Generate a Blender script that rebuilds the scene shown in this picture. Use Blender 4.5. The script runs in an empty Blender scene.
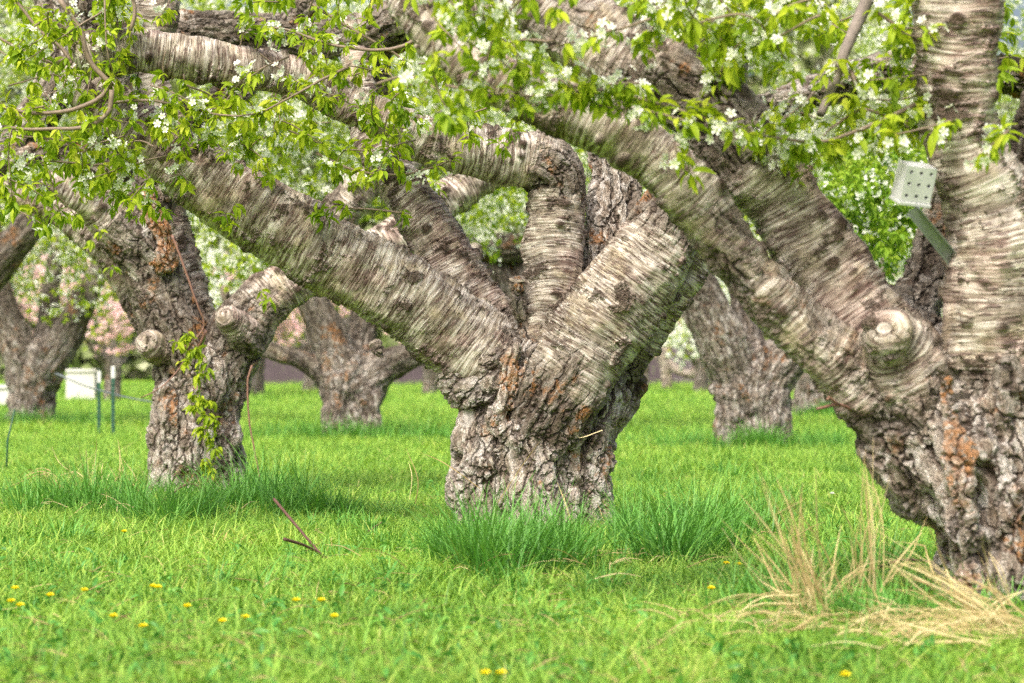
import bpy, math, random, time
import numpy as np
import openvdb as vdb

rng = np.random.default_rng(7)
random.seed(7)
T0 = time.time()
sc = bpy.context.scene
COL = sc.collection

# ------------------------------------------------------------------ camera geometry (used only to size and place things)
F, H, HZ = 3129.0, 0.75, 362.0          # focal length in px, eye height, horizon row
def at(x, y, D):
    return np.array([(x - 512.0) / F * D, D, H + (HZ - y) / F * D])
def ground_at(x, y, z=0.0):
    D = F * (H - z) / (y - HZ)
    return np.array([(x - 512.0) / F * D, D, z])
def nrm(v):
    v = np.asarray(v, float)
    return v / (np.linalg.norm(v, axis=-1, keepdims=True) + 1e-12)

# ------------------------------------------------------------------ object helpers
def tag(o, label=None, cat=None, group=None, kind=None):
    if label: o['label'] = label
    if cat: o['category'] = cat
    if group: o['group'] = group
    if kind: o['kind'] = kind
    return o
def empty(name, loc, label=None, cat=None, group=None):
    o = bpy.data.objects.new(name, None)
    COL.objects.link(o)
    o.location = [float(c) for c in loc]
    o.empty_display_size = 0.2
    return tag(o, label, cat, group)
def mesh_obj(name, verts, faces, mat=None, parent=None, smooth=True, attrs=None, link=True):
    """verts (n,3) world; faces (m,k) array of one polygon size, or list of such arrays"""
    me = bpy.data.meshes.new(name)
    verts = np.asarray(verts, np.float32)
    if not (isinstance(faces, list) and (not faces or isinstance(faces[0], np.ndarray))): faces = [np.asarray(faces)]
    faces = [np.asarray(f, np.int32) for f in faces if len(f)]
    me.vertices.add(len(verts)); me.vertices.foreach_set('co', verts.ravel())
    nl = sum(f.size for f in faces); npoly = sum(len(f) for f in faces)
    if npoly:
        me.loops.add(nl); me.polygons.add(npoly)
        me.loops.foreach_set('vertex_index', np.concatenate([f.ravel() for f in faces]))
        tot = np.concatenate([np.full(len(f), f.shape[1], np.int32) for f in faces])
        me.polygons.foreach_set('loop_start', np.concatenate([[0], np.cumsum(tot)[:-1]]).astype(np.int32))
        me.polygons.foreach_set('use_smooth', np.full(npoly, smooth))
    me.update(calc_edges=True)
    for k, v in (attrs or {}).items():
        v = np.asarray(v, np.float32)
        if v.ndim == 2:
            a = me.attributes.new(k, 'FLOAT_VECTOR', 'POINT'); a.data.foreach_set('vector', v.ravel())
        else:
            a = me.attributes.new(k, 'FLOAT', 'POINT'); a.data.foreach_set('value', v)
    if mat: me.materials.append(mat)
    o = bpy.data.objects.new(name, me)
    if link: COL.objects.link(o)
    if parent is not None:
        o.parent = parent
        # geometry is in world space: cancel the parent's location
        p = parent; off = np.zeros(3)
        while p is not None:
            off += np.array(p.location); p = p.parent
        o.location = [-float(c) for c in off]
    return o

class MB:
    def __init__(s): s.v = []; s.q = []; s.t = []; s.n = 0
    def add(s, v, q=None, t=None):
        v = np.asarray(v, float)
        if q is not None and len(q): s.q.append(np.asarray(q) + s.n)
        if t is not None and len(t): s.t.append(np.asarray(t) + s.n)
        s.v.append(v); s.n += len(v)
    def build(s, name, mat, parent=None, smooth=True, attrs=None):
        f = []
        if s.q: f.append(np.concatenate(s.q))
        if s.t: f.append(np.concatenate(s.t))
        return mesh_obj(name, np.concatenate(s.v), f, mat, parent, smooth, attrs)

def frames(P):
    T = nrm(np.gradient(P, axis=0))
    a = np.array([0.3, 0.9, 0.1]) if abs(T[0][1]) < 0.8 else np.array([1.0, 0, 0])
    n = nrm(np.cross(T[0], a)); N1 = [n]
    for i in range(1, len(P)):
        n = nrm(n - T[i] * np.dot(n, T[i])); N1.append(n)
    N1 = np.array(N1); return T, N1, np.cross(T, N1)
def spline(ctrl, step):
    """Catmull-Rom through rows (any columns; first three are xyz), resampled"""
    C = np.asarray(ctrl, float)
    if len(C) == 2: C = np.array([C[0], (C[0] + C[1]) / 2, C[1]])
    P = np.vstack([2 * C[0] - C[1], C, 2 * C[-1] - C[-2]])
    out = []
    for i in range(1, len(P) - 2):
        L = np.linalg.norm(P[i + 1][:3] - P[i][:3]); n = max(1, int(math.ceil(L / step)))
        t = (np.arange(n) / n)[:, None]
        p0, p1, p2, p3 = P[i - 1], P[i], P[i + 1], P[i + 2]
        out.append(0.5 * ((2 * p1) + (-p0 + p2) * t + (2 * p0 - 5 * p1 + 4 * p2 - p3) * t ** 2 + (-p0 + 3 * p1 - 3 * p2 + p3) * t ** 3))
    out.append(P[-2][None])
    return np.vstack(out)
def tube(mb, P, R, k=6, cap=True):
    P = np.asarray(P, float); R = np.broadcast_to(np.asarray(R, float), (len(P),))
    T, A, B = frames(P)
    th = np.linspace(0, 2 * np.pi, k, endpoint=False)
    ring = A[:, None] * np.cos(th)[None, :, None] + B[:, None] * np.sin(th)[None, :, None]
    V = (P[:, None] + ring * R[:, None, None]).reshape(-1, 3)
    i = np.arange(len(P) - 1)[:, None] * k; j = np.arange(k)[None]; j2 = (j + 1) % k
    q = np.stack([i + j, i + j2, i + k + j2, i + k + j], -1).reshape(-1, 4)
    if cap:
        n = len(V); V = np.vstack([V, P[0], P[-1]])
        t = [[n, (a + 1) % k, a] for a in range(k)] + [[n + 1, (len(P) - 1) * k + a, (len(P) - 1) * k + (a + 1) % k] for a in range(k)]
        mb.add(V, q, t)
    else: mb.add(V, q)
def box(mb, lo, hi, M=None, o=None):
    x0, y0, z0 = lo; x1, y1, z1 = hi
    v = np.array([[x0, y0, z0], [x1, y0, z0], [x1, y1, z0], [x0, y1, z0], [x0, y0, z1], [x1, y0, z1], [x1, y1, z1], [x0, y1, z1]], float)
    if M is not None: v = v @ M
    if o is not None: v = v + o
    mb.add(v, [[0, 3, 2, 1], [4, 5, 6, 7], [0, 1, 5, 4], [1, 2, 6, 5], [2, 3, 7, 6], [3, 0, 4, 7]])
def bevel(o, w, seg=2):
    m = o.modifiers.new('bevel', 'BEVEL'); m.width = w; m.segments = seg; m.limit_method = 'ANGLE'

# ------------------------------------------------------------------ materials
class G:
    """small node-graph writer"""
    def __init__(s, name, disp=False):
        s.m = bpy.data.materials.new(name); s.m.use_nodes = True
        s.t = s.m.node_tree; s.t.nodes.clear()
        s.out = s.t.nodes.new('ShaderNodeOutputMaterial')
        if disp: s.m.displacement_method = 'BOTH'
    def set(s, sock, v):
        if isinstance(v, bpy.types.NodeSocket): s.t.links.new(v, sock)
        elif v is not None:
            if isinstance(v, (tuple, list)) and len(v) == 3 and sock.type == 'RGBA': v = (*v, 1)
            sock.default_value = v
    def n(s, typ, ins=None, **props):
        nd = s.t.nodes.new('ShaderNode' + typ)
        for k, v in props.items(): setattr(nd, k, v)
        for k, v in (ins or {}).items(): s.set(nd.inputs[k], v)
        return nd
    def math(s, op, a, b=None, c=None, clamp=False):
        nd = s.t.nodes.new('ShaderNodeMath'); nd.operation = op; nd.use_clamp = clamp
        for i, v in enumerate((a, b, c)):
            if v is not None: s.set(nd.inputs[i], v)
        return nd.outputs[0]
    def vmath(s, op, a, b=None):
        nd = s.t.nodes.new('ShaderNodeVectorMath'); nd.operation = op
        s.set(nd.inputs[0], a)
        if b is not None:
            if op == 'SCALE': s.set(nd.inputs['Scale'], b)
            else: s.set(nd.inputs[1], b)
        return nd.outputs[0]
    def attr(s, name, vec=False):
        nd = s.n('Attribute', attribute_name=name); return nd.outputs['Vector' if vec else 'Fac']
    def noise(s, v, scale=1.0, detail=3.0, rough=0.55, dist=0.0):
        return s.n('TexNoise', {'Vector': v, 'Scale': scale, 'Detail': detail, 'Roughness': rough, 'Distortion': dist}).outputs['Fac']
    def step(s, v, a, b):
        nd = s.n('MapRange', {'Value': v, 'From Min': a, 'From Max': b, 'To Min': 0.0, 'To Max': 1.0}, interpolation_type='SMOOTHSTEP')
        return nd.outputs[0]
    def mix(s, f, a, b, mode='MIX'):
        nd = s.t.nodes.new('ShaderNodeMix'); nd.data_type = 'RGBA'; nd.blend_type = mode; nd.clamp_factor = True
        s.set(nd.inputs['Factor'], f); s.set(nd.inputs[6], a); s.set(nd.inputs[7], b); return nd.outputs[2]
    def mixf(s, f, a, b):
        nd = s.t.nodes.new('ShaderNodeMix'); nd.data_type = 'FLOAT'
        s.set(nd.inputs['Factor'], f); s.set(nd.inputs[2], a); s.set(nd.inputs[3], b); return nd.outputs[0]
    def ramp(s, f, stops):
        nd = s.n('ValToRGB', {'Fac': f}); e = nd.color_ramp.elements
        while len(e) < len(stops): e.new(0.5)
        for el, (p, c) in zip(e, stops): el.position = p; el.color = (*c, 1)
        return nd.outputs[0]
    def done(s, shader, disp=None):
        s.t.links.new(shader, s.out.inputs['Surface'])
        if disp is not None: s.t.links.new(disp, s.out.inputs['Displacement'])
        return s.m
    def bsdf(s, col, rough=0.7, spec=0.3, normal=None, metal=0.0, **kw):
        nd = s.n('BsdfPrincipled', {'Base Color': col, 'Roughness': rough, 'Specular IOR Level': spec, 'Metallic': metal})
        if normal is not None: s.set(nd.inputs['Normal'], normal)
        return nd.outputs[0]
    def bump(s, h, dist=0.01, strength=1.0):
        return s.n('Bump', {'Height': h, 'Distance': dist, 'Strength': strength}).outputs[0]

def bark_material(name, tone=1.0, warm=0.0, disp=True, amp=1.0):
    g = G(name, disp)
    B = g.attr('bk', True); rg = g.attr('rg')
    # ---- mask between fissured trunk bark and papery banded limb bark
    n10 = g.noise(B, 9.0, 3)
    m = g.step(g.math('ADD', rg, g.math('MULTIPLY', g.math('SUBTRACT', n10, 0.5), 0.9)), 0.32, 0.68)
    # ---- banded bark: long around the limb, short along it
    warp = g.n('TexNoise', {'Vector': B, 'Scale': 10.0, 'Detail': 2.0}).outputs['Color']
    warpb = g.n('TexNoise', {'Vector': B, 'Scale': 3.2, 'Detail': 1.0}).outputs['Color']
    wv = g.vmath('ADD', g.vmath('SCALE', g.vmath('SUBTRACT', warp, (0.5, 0.5, 0.5)), 0.012), g.vmath('SCALE', g.vmath('SUBTRACT', warpb, (0.5, 0.5, 0.5)), 0.05))
    Bw = g.vmath('ADD', B, wv)
    s1 = g.noise(g.vmath('MULTIPLY', Bw, (7, 7, 92)), 1.0, 5, 0.60)
    s2 = g.noise(g.vmath('MULTIPLY', Bw, (6, 6, 66)), 1.0, 4, 0.55)
    lv = g.n('TexVoronoi', {'Vector': g.vmath('MULTIPLY', Bw, (10, 10, 44)), 'Scale': 1.0, 'Randomness': 1.0}, feature='F1').outputs['Distance']
    dash = g.math('MULTIPLY', g.math('SUBTRACT', 1.0, g.step(lv, 0.20, 0.30)), g.step(g.noise(B, 8.0, 2), 0.42, 0.55))
    r1 = g.math('SUBTRACT', 1.0, g.math('MULTIPLY', g.math('ABSOLUTE', g.math('SUBTRACT', s1, 0.5)), 5.0), clamp=True)
    slit = g.math('MULTIPLY', g.math('SUBTRACT', 1.0, g.step(g.math('ABSOLUTE', g.math('SUBTRACT', s2, 0.54)), 0.008, 0.030)), g.step(g.noise(B, 9.0, 3), 0.36, 0.50))
    fib = g.noise(g.vmath('MULTIPLY', Bw, (12, 12, 150)), 1.0, 3, 0.6)
    lump = g.noise(B, 7.0, 2)
    vor = g.n('TexVoronoi', {'Vector': B, 'Scale': 10.0, 'Randomness': 1.0}, feature='F1')
    warts = g.math('SUBTRACT', 1.0, g.step(g.math('ADD', vor.outputs['Distance'], g.math('MULTIPLY', g.math('SUBTRACT', s1, 0.5), 0.25)), 0.12, 0.30))
    warts = g.math('MULTIPLY', warts, g.step(g.noise(B, 5.0, 1), 0.46, 0.54))
    les = g.math('MULTIPLY', g.step(g.noise(B, 6.5, 5, 0.72), 0.575, 0.64), 0.85)
    warts = g.math('MAXIMUM', warts, les)
    flake = g.noise(B, 55.0, 4, 0.65)
    wartsf = g.math('MULTIPLY', warts, g.math('ADD', 0.4, flake))
    hl = g.math('ADD', g.math('MULTIPLY', s1, 0.008), g.math('MULTIPLY', slit, -0.004))
    hl = g.math('ADD', hl, g.math('MULTIPLY', g.math('SUBTRACT', lump, 0.5), 0.045))
    hl = g.math('ADD', hl, g.math('MULTIPLY', wartsf, 0.02))
    hl = g.math('ADD', hl, g.math('MULTIPLY', fib, 0.002))
    hl = g.math('ADD', hl, g.math('MULTIPLY', dash, 0.0035))
    # ---- fissured bark
    warp2 = g.n('TexNoise', {'Vector': B, 'Scale': 13.0, 'Detail': 3.0}).outputs['Color']
    V = g.vmath('ADD', g.vmath('MULTIPLY', B, (17, 17, 2.9)), g.vmath('SCALE', g.vmath('SUBTRACT', warp2, (0.5, 0.5, 0.5)), 1.8))
    e = g.n('TexVoronoi', {'Vector': V, 'Scale': 1.0}, feature='DISTANCE_TO_EDGE').outputs['Distance']
    pl = g.step(e, 0.0, 0.11)
    tn = g.noise(g.vmath('MULTIPLY', Bw, (21, 21, 5.0)), 1.0, 5, 0.66, 0.3)
    fr = g.math('FRACT', g.math('MULTIPLY', tn, 13.0)); ter = g.math('ADD', g.math('FLOOR', g.math('MULTIPLY', tn, 13.0)), g.step(fr, 0.0, 0.25))
    ter = g.math('SUBTRACT', g.math('MULTIPLY', ter, 1 / 13.0), 0.5)
    edge = g.math('SUBTRACT', 1.0, g.step(fr, 0.0, 0.22))
    V2 = g.vmath('ADD', g.vmath('MULTIPLY', B, (40, 40, 9)), g.vmath('SCALE', g.vmath('SUBTRACT', warp2, (0.5, 0.5, 0.5)), 4.5))
    e2 = g.n('TexVoronoi', {'Vector': V2, 'Scale': 1.0}, feature='DISTANCE_TO_EDGE').outputs['Distance']
    pl2 = g.step(e2, 0.0, 0.14)
    flute = g.noise(g.vmath('MULTIPLY', B, (5.5, 5.5, 1.3)), 1.0, 2, 0.5, 0.6)
    shag = g.noise(g.vmath('MULTIPLY', Bw, (42, 42, 20)), 1.0, 4, 0.7)
    hr = g.math('ADD', g.math('MULTIPLY', pl, 0.014), g.math('SUBTRACT', g.math('MULTIPLY', g.math('MULTIPLY', pl2, pl), 0.003), 0.012))
    hr = g.math('ADD', hr, g.math('MULTIPLY', ter, 0.05))
    hr = g.math('ADD', hr, g.math('MULTIPLY', g.math('SUBTRACT', flute, 0.5), 0.12))
    hr = g.math('ADD', hr, g.math('MULTIPLY', g.math('SUBTRACT', shag, 0.5), 0.013))
    hr = g.math('ADD', hr, g.math('MULTIPLY', g.math('SUBTRACT', lump, 0.5), 0.02))
    h = g.math('MULTIPLY', g.mixf(m, hl, hr), amp)
    # ---- colours
    base = g.ramp(s1, [(0.32, (0.07, 0.052, 0.04)), (0.42, (0.22, 0.18, 0.13)), (0.49, (0.38, 0.335, 0.26)), (0.58, (0.64, 0.61, 0.54))])
    big = g.noise(B, 4.0, 3, 0.6)
    base = g.mix(g.math('MULTIPLY', g.step(big, 0.52, 0.62), 0.55), base, g.mix(g.step(s1, 0.35, 0.62), (0.17, 0.065, 0.06), (0.50, 0.36, 0.31)))   # pinkish young bark
    base = g.mix(g.math('MULTIPLY', g.step(g.noise(B, 6.3, 3), 0.52, 0.66), 0.6), base, g.mix(s1, (0.23, 0.17, 0.08), (0.60, 0.53, 0.33)))          # olive algae
    base = g.mix(0.28, base, g.mix(g.step(fib, .35, .65), (0.16, 0.13, 0.10), (0.60, 0.56, 0.48)))
    base = g.mix(1.0, base, g.ramp(g.noise(B, 11.0, 4, 0.7), [(0.34, (0.45, 0.42, 0.40)), (0.48, (0.85, 0.83, 0.80)), (0.6, (1.15, 1.15, 1.12))]), 'MULTIPLY')
    base = g.mix(g.math('MULTIPLY', slit, 0.68), base, (0.11, 0.052, 0.042))
    base = g.mix(g.math('MULTIPLY', dash, 0.75), base, (0.10, 0.065, 0.055))
    base = g.mix(g.math('MULTIPLY', wartsf, 1.1), base, (0.07, 0.048, 0.032))
    ro = g.ramp(shag, [(0.30, (0.055, 0.037, 0.025)), (0.42, (0.20, 0.155, 0.11)), (0.53, (0.42, 0.37, 0.29)), (0.63, (0.70, 0.67, 0.60))])
    ro = g.mix(g.math('MULTIPLY', g.step(g.noise(B, 4.2, 4, 0.65), 0.48, 0.60), 0.72), ro, g.mix(flake, (0.045, 0.03, 0.02), (0.22, 0.165, 0.10)))
    ro = g.mix(g.math('SUBTRACT', 1.0, g.step(e, 0.0, 0.17)), ro, (0.045, 0.03, 0.02))
    ro = g.mix(g.math('MULTIPLY', g.math('SUBTRACT', 1.0, pl2), 0.55), ro, (0.075, 0.052, 0.038))
    ro = g.mix(g.math('MULTIPLY', edge, 0.5), ro, (0.08, 0.055, 0.04))
    ro = g.mix(0.30, ro, g.ramp(tn, [(0.38, (0.09, 0.065, 0.045)), (0.5, (0.38, 0.33, 0.27)), (0.62, (0.58, 0.56, 0.50))]))
    pale = g.math('MULTIPLY', g.step(g.noise(g.vmath('MULTIPLY', B, (1, 1, 0.6)), 19.0, 4, 0.7), 0.52, 0.60), pl)
    ro = g.mix(g.math('MULTIPLY', pale, 0.6), ro, (0.60, 0.58, 0.53))
    rust = g.math('MULTIPLY', g.step(g.noise(g.vmath('ADD', B, (3.1, 1.7, 0.4)), 4.5, 3, 0.6), 0.58, 0.66), g.step(flake, 0.42, 0.58))
    dk = g.math('MULTIPLY', g.math('SUBTRACT', 1.0, g.step(rg, 0.80, 0.97)), 0.62)
    ro = g.mix(dk, ro, g.mix(1.0, ro, (0.20, 0.165, 0.115), 'MULTIPLY'))
    rust = g.math('MAXIMUM', rust, g.math('MULTIPLY', g.step(g.math('ADD', rg, g.math('MULTIPLY', g.math('SUBTRACT', n10, .5), 1.2)), 1.25, 1.6), g.step(flake, 0.40, 0.50)))
    ro = g.mix(g.math('MULTIPLY', rust, 0.75), ro, (0.34, 0.145, 0.035))
    col = g.mix(m, base, ro)
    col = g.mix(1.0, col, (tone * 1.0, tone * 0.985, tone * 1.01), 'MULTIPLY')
    sh = g.bsdf(col, 0.75, 0.25)
    d = g.n('Displacement', {'Height': h, 'Midlevel': 0.0, 'Scale': 1.0})
    return g.done(sh, d.outputs[0])

def plant_material(name, stops, trans=0.45, rough=0.5, spec=0.35, vein=False, attr='rv', tip=None, tuft=False):
    g = G(name)
    r = g.attr(attr)
    pos = g.n('NewGeometry').outputs['Position']
    big = g.noise(pos, 1.9, 3, 0.6)
    f = g.math('ADD', g.math('MULTIPLY', r, 0.75 if not tuft else 0.55), g.math('MULTIPLY', g.math('SUBTRACT', big, 0.35), 0.5 if not tuft else 0.9), clamp=True)
    if tuft: f = g.math('ADD', f, g.math('MULTIPLY', g.math('SUBTRACT', g.n('ObjectInfo').outputs['Random'], 0.45), 0.55), clamp=True)
    col = g.ramp(f, stops)
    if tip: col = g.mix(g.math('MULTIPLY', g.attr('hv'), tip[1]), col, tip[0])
    p = g.bsdf(col, rough, spec)
    tr = g.n('BsdfTranslucent', {'Color': g.mix(1.0, col, (1.25, 1.3, 0.7), 'MULTIPLY')})
    mx = g.n('MixShader', {0: trans, 1: p, 2: tr.outputs[0]})
    return g.done(mx.outputs[0])

M = {}
M['bark'] = bark_material('cherry_bark', 0.88)
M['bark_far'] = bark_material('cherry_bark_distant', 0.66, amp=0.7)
M['leaf'] = plant_material('young_cherry_leaf', [(0.0, (0.11, 0.21, 0.012)), (0.35, (0.25, 0.36, 0.02)), (0.7, (0.42, 0.50, 0.03)), (0.93, (0.52, 0.48, 0.10)), (1.0, (0.42, 0.28, 0.09))], 0.45, 0.5, 0.15)
M['leaf_green'] = plant_material('deep_green_leaf', [(0.0, (0.08, 0.19, 0.02)), (0.5, (0.22, 0.35, 0.03)), (1.0, (0.42, 0.46, 0.07))], 0.4, 0.5, 0.15)
def petal_mat(name, c0, c1):
    g = G(name)
    col = g.mix(g.attr('hv'), c0, c1)
    p = g.bsdf(col, 0.6, 0.2)
    tr = g.n('BsdfTranslucent', {'Color': col})
    return g.done(g.n('MixShader', {0: 0.4, 1: p, 2: tr.outputs[0]}).outputs[0])
M['petal'] = petal_mat('white_petals', (0.62, 0.70, 0.36), (0.90, 0.90, 0.88))
M['petal_pink'] = petal_mat('pink_petals', (0.78, 0.42, 0.44), (0.86, 0.66, 0.66))
def simple(name, col, rough=0.6, spec=0.3, metal=0.0, nscale=None, var=0.25, bump=0.0):
    g = G(name)
    c = col; nm = None
    if nscale:
        p = g.n('TexCoord').outputs['Object']
        f = g.noise(p, nscale, 4, 0.6)
        c = g.mix(f, tuple(x * (1 - var) for x in col), tuple(min(1, x * (1 + var)) for x in col))
        if bump: nm = g.bump(f, bump)
    return g.done(g.bsdf(c, rough, spec, nm, metal))
M['twig'] = simple('twig_bark', (0.185, 0.14, 0.10), 0.6, 0.3, 0, 60, 0.4, 0.002)
M['twig_red'] = simple('reddish_twig_bark', (0.19, 0.10, 0.07), 0.5, 0.4, 0, 60, 0.35, 0.001)
M['twig_grey'] = simple('grey_branch_bark', (0.20, 0.17, 0.145), 0.7, 0.2, 0, 40, 0.5, 0.004)
M['twig_dark'] = simple('dead_twig_bark', (0.10, 0.055, 0.042), 0.7, 0.2, 0, 70, 0.5, 0.002)
M['cut'] = None
g = G('cut_wood')
v = g.n('TexCoord').outputs['Object']
rad = g.attr('rr')
ringf = g.noise(g.vmath('SCALE', v, 1.0), 30.0, 3)
wave = g.math('SINE', g.math('ADD', g.math('MULTIPLY', rad, 30.0), g.math('MULTIPLY', ringf, 9.0)))
col = g.mix(g.math('MULTIPLY', g.math('ADD', wave, 1.0), 0.5), (0.24, 0.20, 0.155), (0.34, 0.29, 0.225))
col = g.mix(g.step(g.noise(v, 14.0, 3), 0.45, 0.65), col, (0.17, 0.14, 0.115))
col = g.mix(g.math('SUBTRACT', 1.0, g.step(rad, 0.1, 0.5)), col, (0.05, 0.038, 0.03))
M['cut'] = g.done(g.bsdf(col, 0.8, 0.2, g.bump(wave, 0.002)))
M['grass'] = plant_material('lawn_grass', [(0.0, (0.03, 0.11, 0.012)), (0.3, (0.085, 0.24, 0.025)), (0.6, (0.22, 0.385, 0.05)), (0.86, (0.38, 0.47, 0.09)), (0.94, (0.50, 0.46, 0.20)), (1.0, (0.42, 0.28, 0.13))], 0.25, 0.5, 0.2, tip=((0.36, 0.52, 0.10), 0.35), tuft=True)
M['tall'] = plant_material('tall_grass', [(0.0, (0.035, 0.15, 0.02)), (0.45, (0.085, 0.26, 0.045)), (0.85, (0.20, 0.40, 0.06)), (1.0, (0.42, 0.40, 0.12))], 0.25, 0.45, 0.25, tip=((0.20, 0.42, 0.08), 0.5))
M['wood_leaf'] = plant_material('distant_spring_foliage', [(0.0, (0.14, 0.17, 0.08)), (0.4, (0.28, 0.33, 0.15)), (0.75, (0.44, 0.44, 0.32)), (1.0, (0.62, 0.55, 0.50))], 0.3, 0.7, 0.1)
M['litter'] = plant_material('dead_thatch', [(0.0, (0.16, 0.09, 0.05)), (0.5, (0.34, 0.24, 0.12)), (1.0, (0.55, 0.44, 0.22))], 0.15, 0.8, 0.2)
M['straw'] = plant_material('dry_straw', [(0.0, (0.30, 0.21, 0.09)), (0.5, (0.54, 0.43, 0.21)), (1.0, (0.74, 0.64, 0.38))], 0.2, 0.6, 0.3)
g = G('meadow_ground')
pos = g.n('NewGeometry').outputs['Position']
a = g.noise(pos, 1.1, 4, 0.6); b = g.noise(pos, 14.0, 4, 0.7)
col = g.ramp(g.math('ADD', g.math('MULTIPLY', a, 0.6), g.math('MULTIPLY', b, 0.4)), [(0.3, (0.06, 0.12, 0.015)), (0.5, (0.14, 0.26, 0.02)), (0.7, (0.26, 0.38, 0.03))])
col = g.mix(g.math('MULTIPLY', g.step(g.noise(pos, 2.2, 4), 0.57, 0.66), 0.5), col, (0.27, 0.18, 0.085))
M['ground'] = g.done(g.bsdf(col, 0.9, 0.1, g.bump(b, 0.02)))
M['dandelion'] = simple('dandelion_yellow', (0.90, 0.76, 0.015), 0.6)
M['stem'] = simple('flower_stem_green', (0.16, 0.30, 0.04), 0.5)
M['daisy'] = simple('daisy_white', (0.85, 0.85, 0.82), 0.6)
M['white'] = simple('weathered_white_paint', (0.50, 0.51, 0.51), 0.45, 0.4, 0, 25, 0.08)
M['hole'] = simple('dark_cavity', (0.03, 0.03, 0.035), 0.9)
M['metal'] = simple('galvanised_metal', (0.24, 0.26, 0.27), 0.42, 0.5, 0.5, 30, 0.15)
M['post_green'] = simple('green_enamel_post', (0.02, 0.075, 0.05), 0.5, 0.4)
M['wire'] = simple('steel_wire', (0.20, 0.23, 0.26), 0.4, 0.5, 0.6)
M['fence'] = simple('dark_stained_boards', (0.088, 0.066, 0.078), 0.8, 0.2, 0, 3.0, 0.35, 0.01)
M['shed'] = simple('white_shed_wall', (0.55, 0.55, 0.52), 0.7, 0.2, 0, 4.0, 0.06)
M['roof'] = simple('grey_shed_roof', (0.22, 0.22, 0.23), 0.7, 0.2, 0, 4.0, 0.2)

# ------------------------------------------------------------------ fused wood from skeletons (signed distance -> quads)
def value_noise(shape, cell, seed, lo):
    r = np.random.default_rng(seed)
    out = np.zeros(shape, np.float32)
    n = [int(s / cell) + 3 for s in shape]
    L = r.random(n).astype(np.float32)
    ax = []
    for s in shape:
        p = np.arange(s) / cell; i = p.astype(int); f = p - i; f = f * f * (3 - 2 * f)
        ax.append((i, f.astype(np.float32)))
    (ix, fx), (iy, fy), (iz, fz) = ax
    a = L[ix] * (1 - fx)[:, None, None] + L[ix + 1] * fx[:, None, None]
    a = a[:, iy] * (1 - fy)[None, :, None] + a[:, iy + 1] * fy[None, :, None]
    a = a[:, :, iz] * (1 - fz)[None, None, :] + a[:, :, iz + 1] * fz[None, None, :]
    return a - 0.5
def split_quads(P, Q):
    n = len(P); E = np.stack([Q, np.roll(Q, -1, 1)], -1).reshape(-1, 2); Es = np.sort(E, 1).astype(np.int64)
    key = Es[:, 0] * n + Es[:, 1]; u, inv = np.unique(key, return_inverse=True)
    a, b = u // n, u % n
    FC = P[Q].mean(1); m = len(Q)
    # face-centre average per edge and per vertex (Catmull-Clark)
    fi = np.repeat(np.arange(m), 4); cnt = np.bincount(inv, minlength=len(u)).astype(float)
    fs = np.stack([np.bincount(inv, FC[fi, c], len(u)) for c in range(3)], 1)
    EM = (P[a] + P[b]) / 2; EP = np.where((cnt == 2)[:, None], (P[a] + P[b] + fs) / 4, EM)
    vc = np.bincount(Q.ravel(), minlength=n).astype(float)
    Fv = np.stack([np.bincount(Q.ravel(), np.repeat(FC[:, c], 4), n) for c in range(3)], 1) / np.maximum(vc, 1)[:, None]
    ec = np.bincount(a, minlength=n) + np.bincount(b, minlength=n)
    Ev = np.stack([np.bincount(a, EM[:, c], n) + np.bincount(b, EM[:, c], n) for c in range(3)], 1) / np.maximum(ec, 1)[:, None]
    k = np.maximum(vc, 3)[:, None]
    VP = (Fv + 2 * Ev + (k - 3) * P) / k
    inv = inv.reshape(m, 4)
    out = np.concatenate([VP, EP, FC]); f = np.arange(m) + n + len(u)
    Qn = np.concatenate([np.stack([Q[:, i], n + inv[:, i], f, n + inv[:, (i + 3) % 4]], 1) for i in range(4)])
    return out, Qn
_seed = [11]
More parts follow.
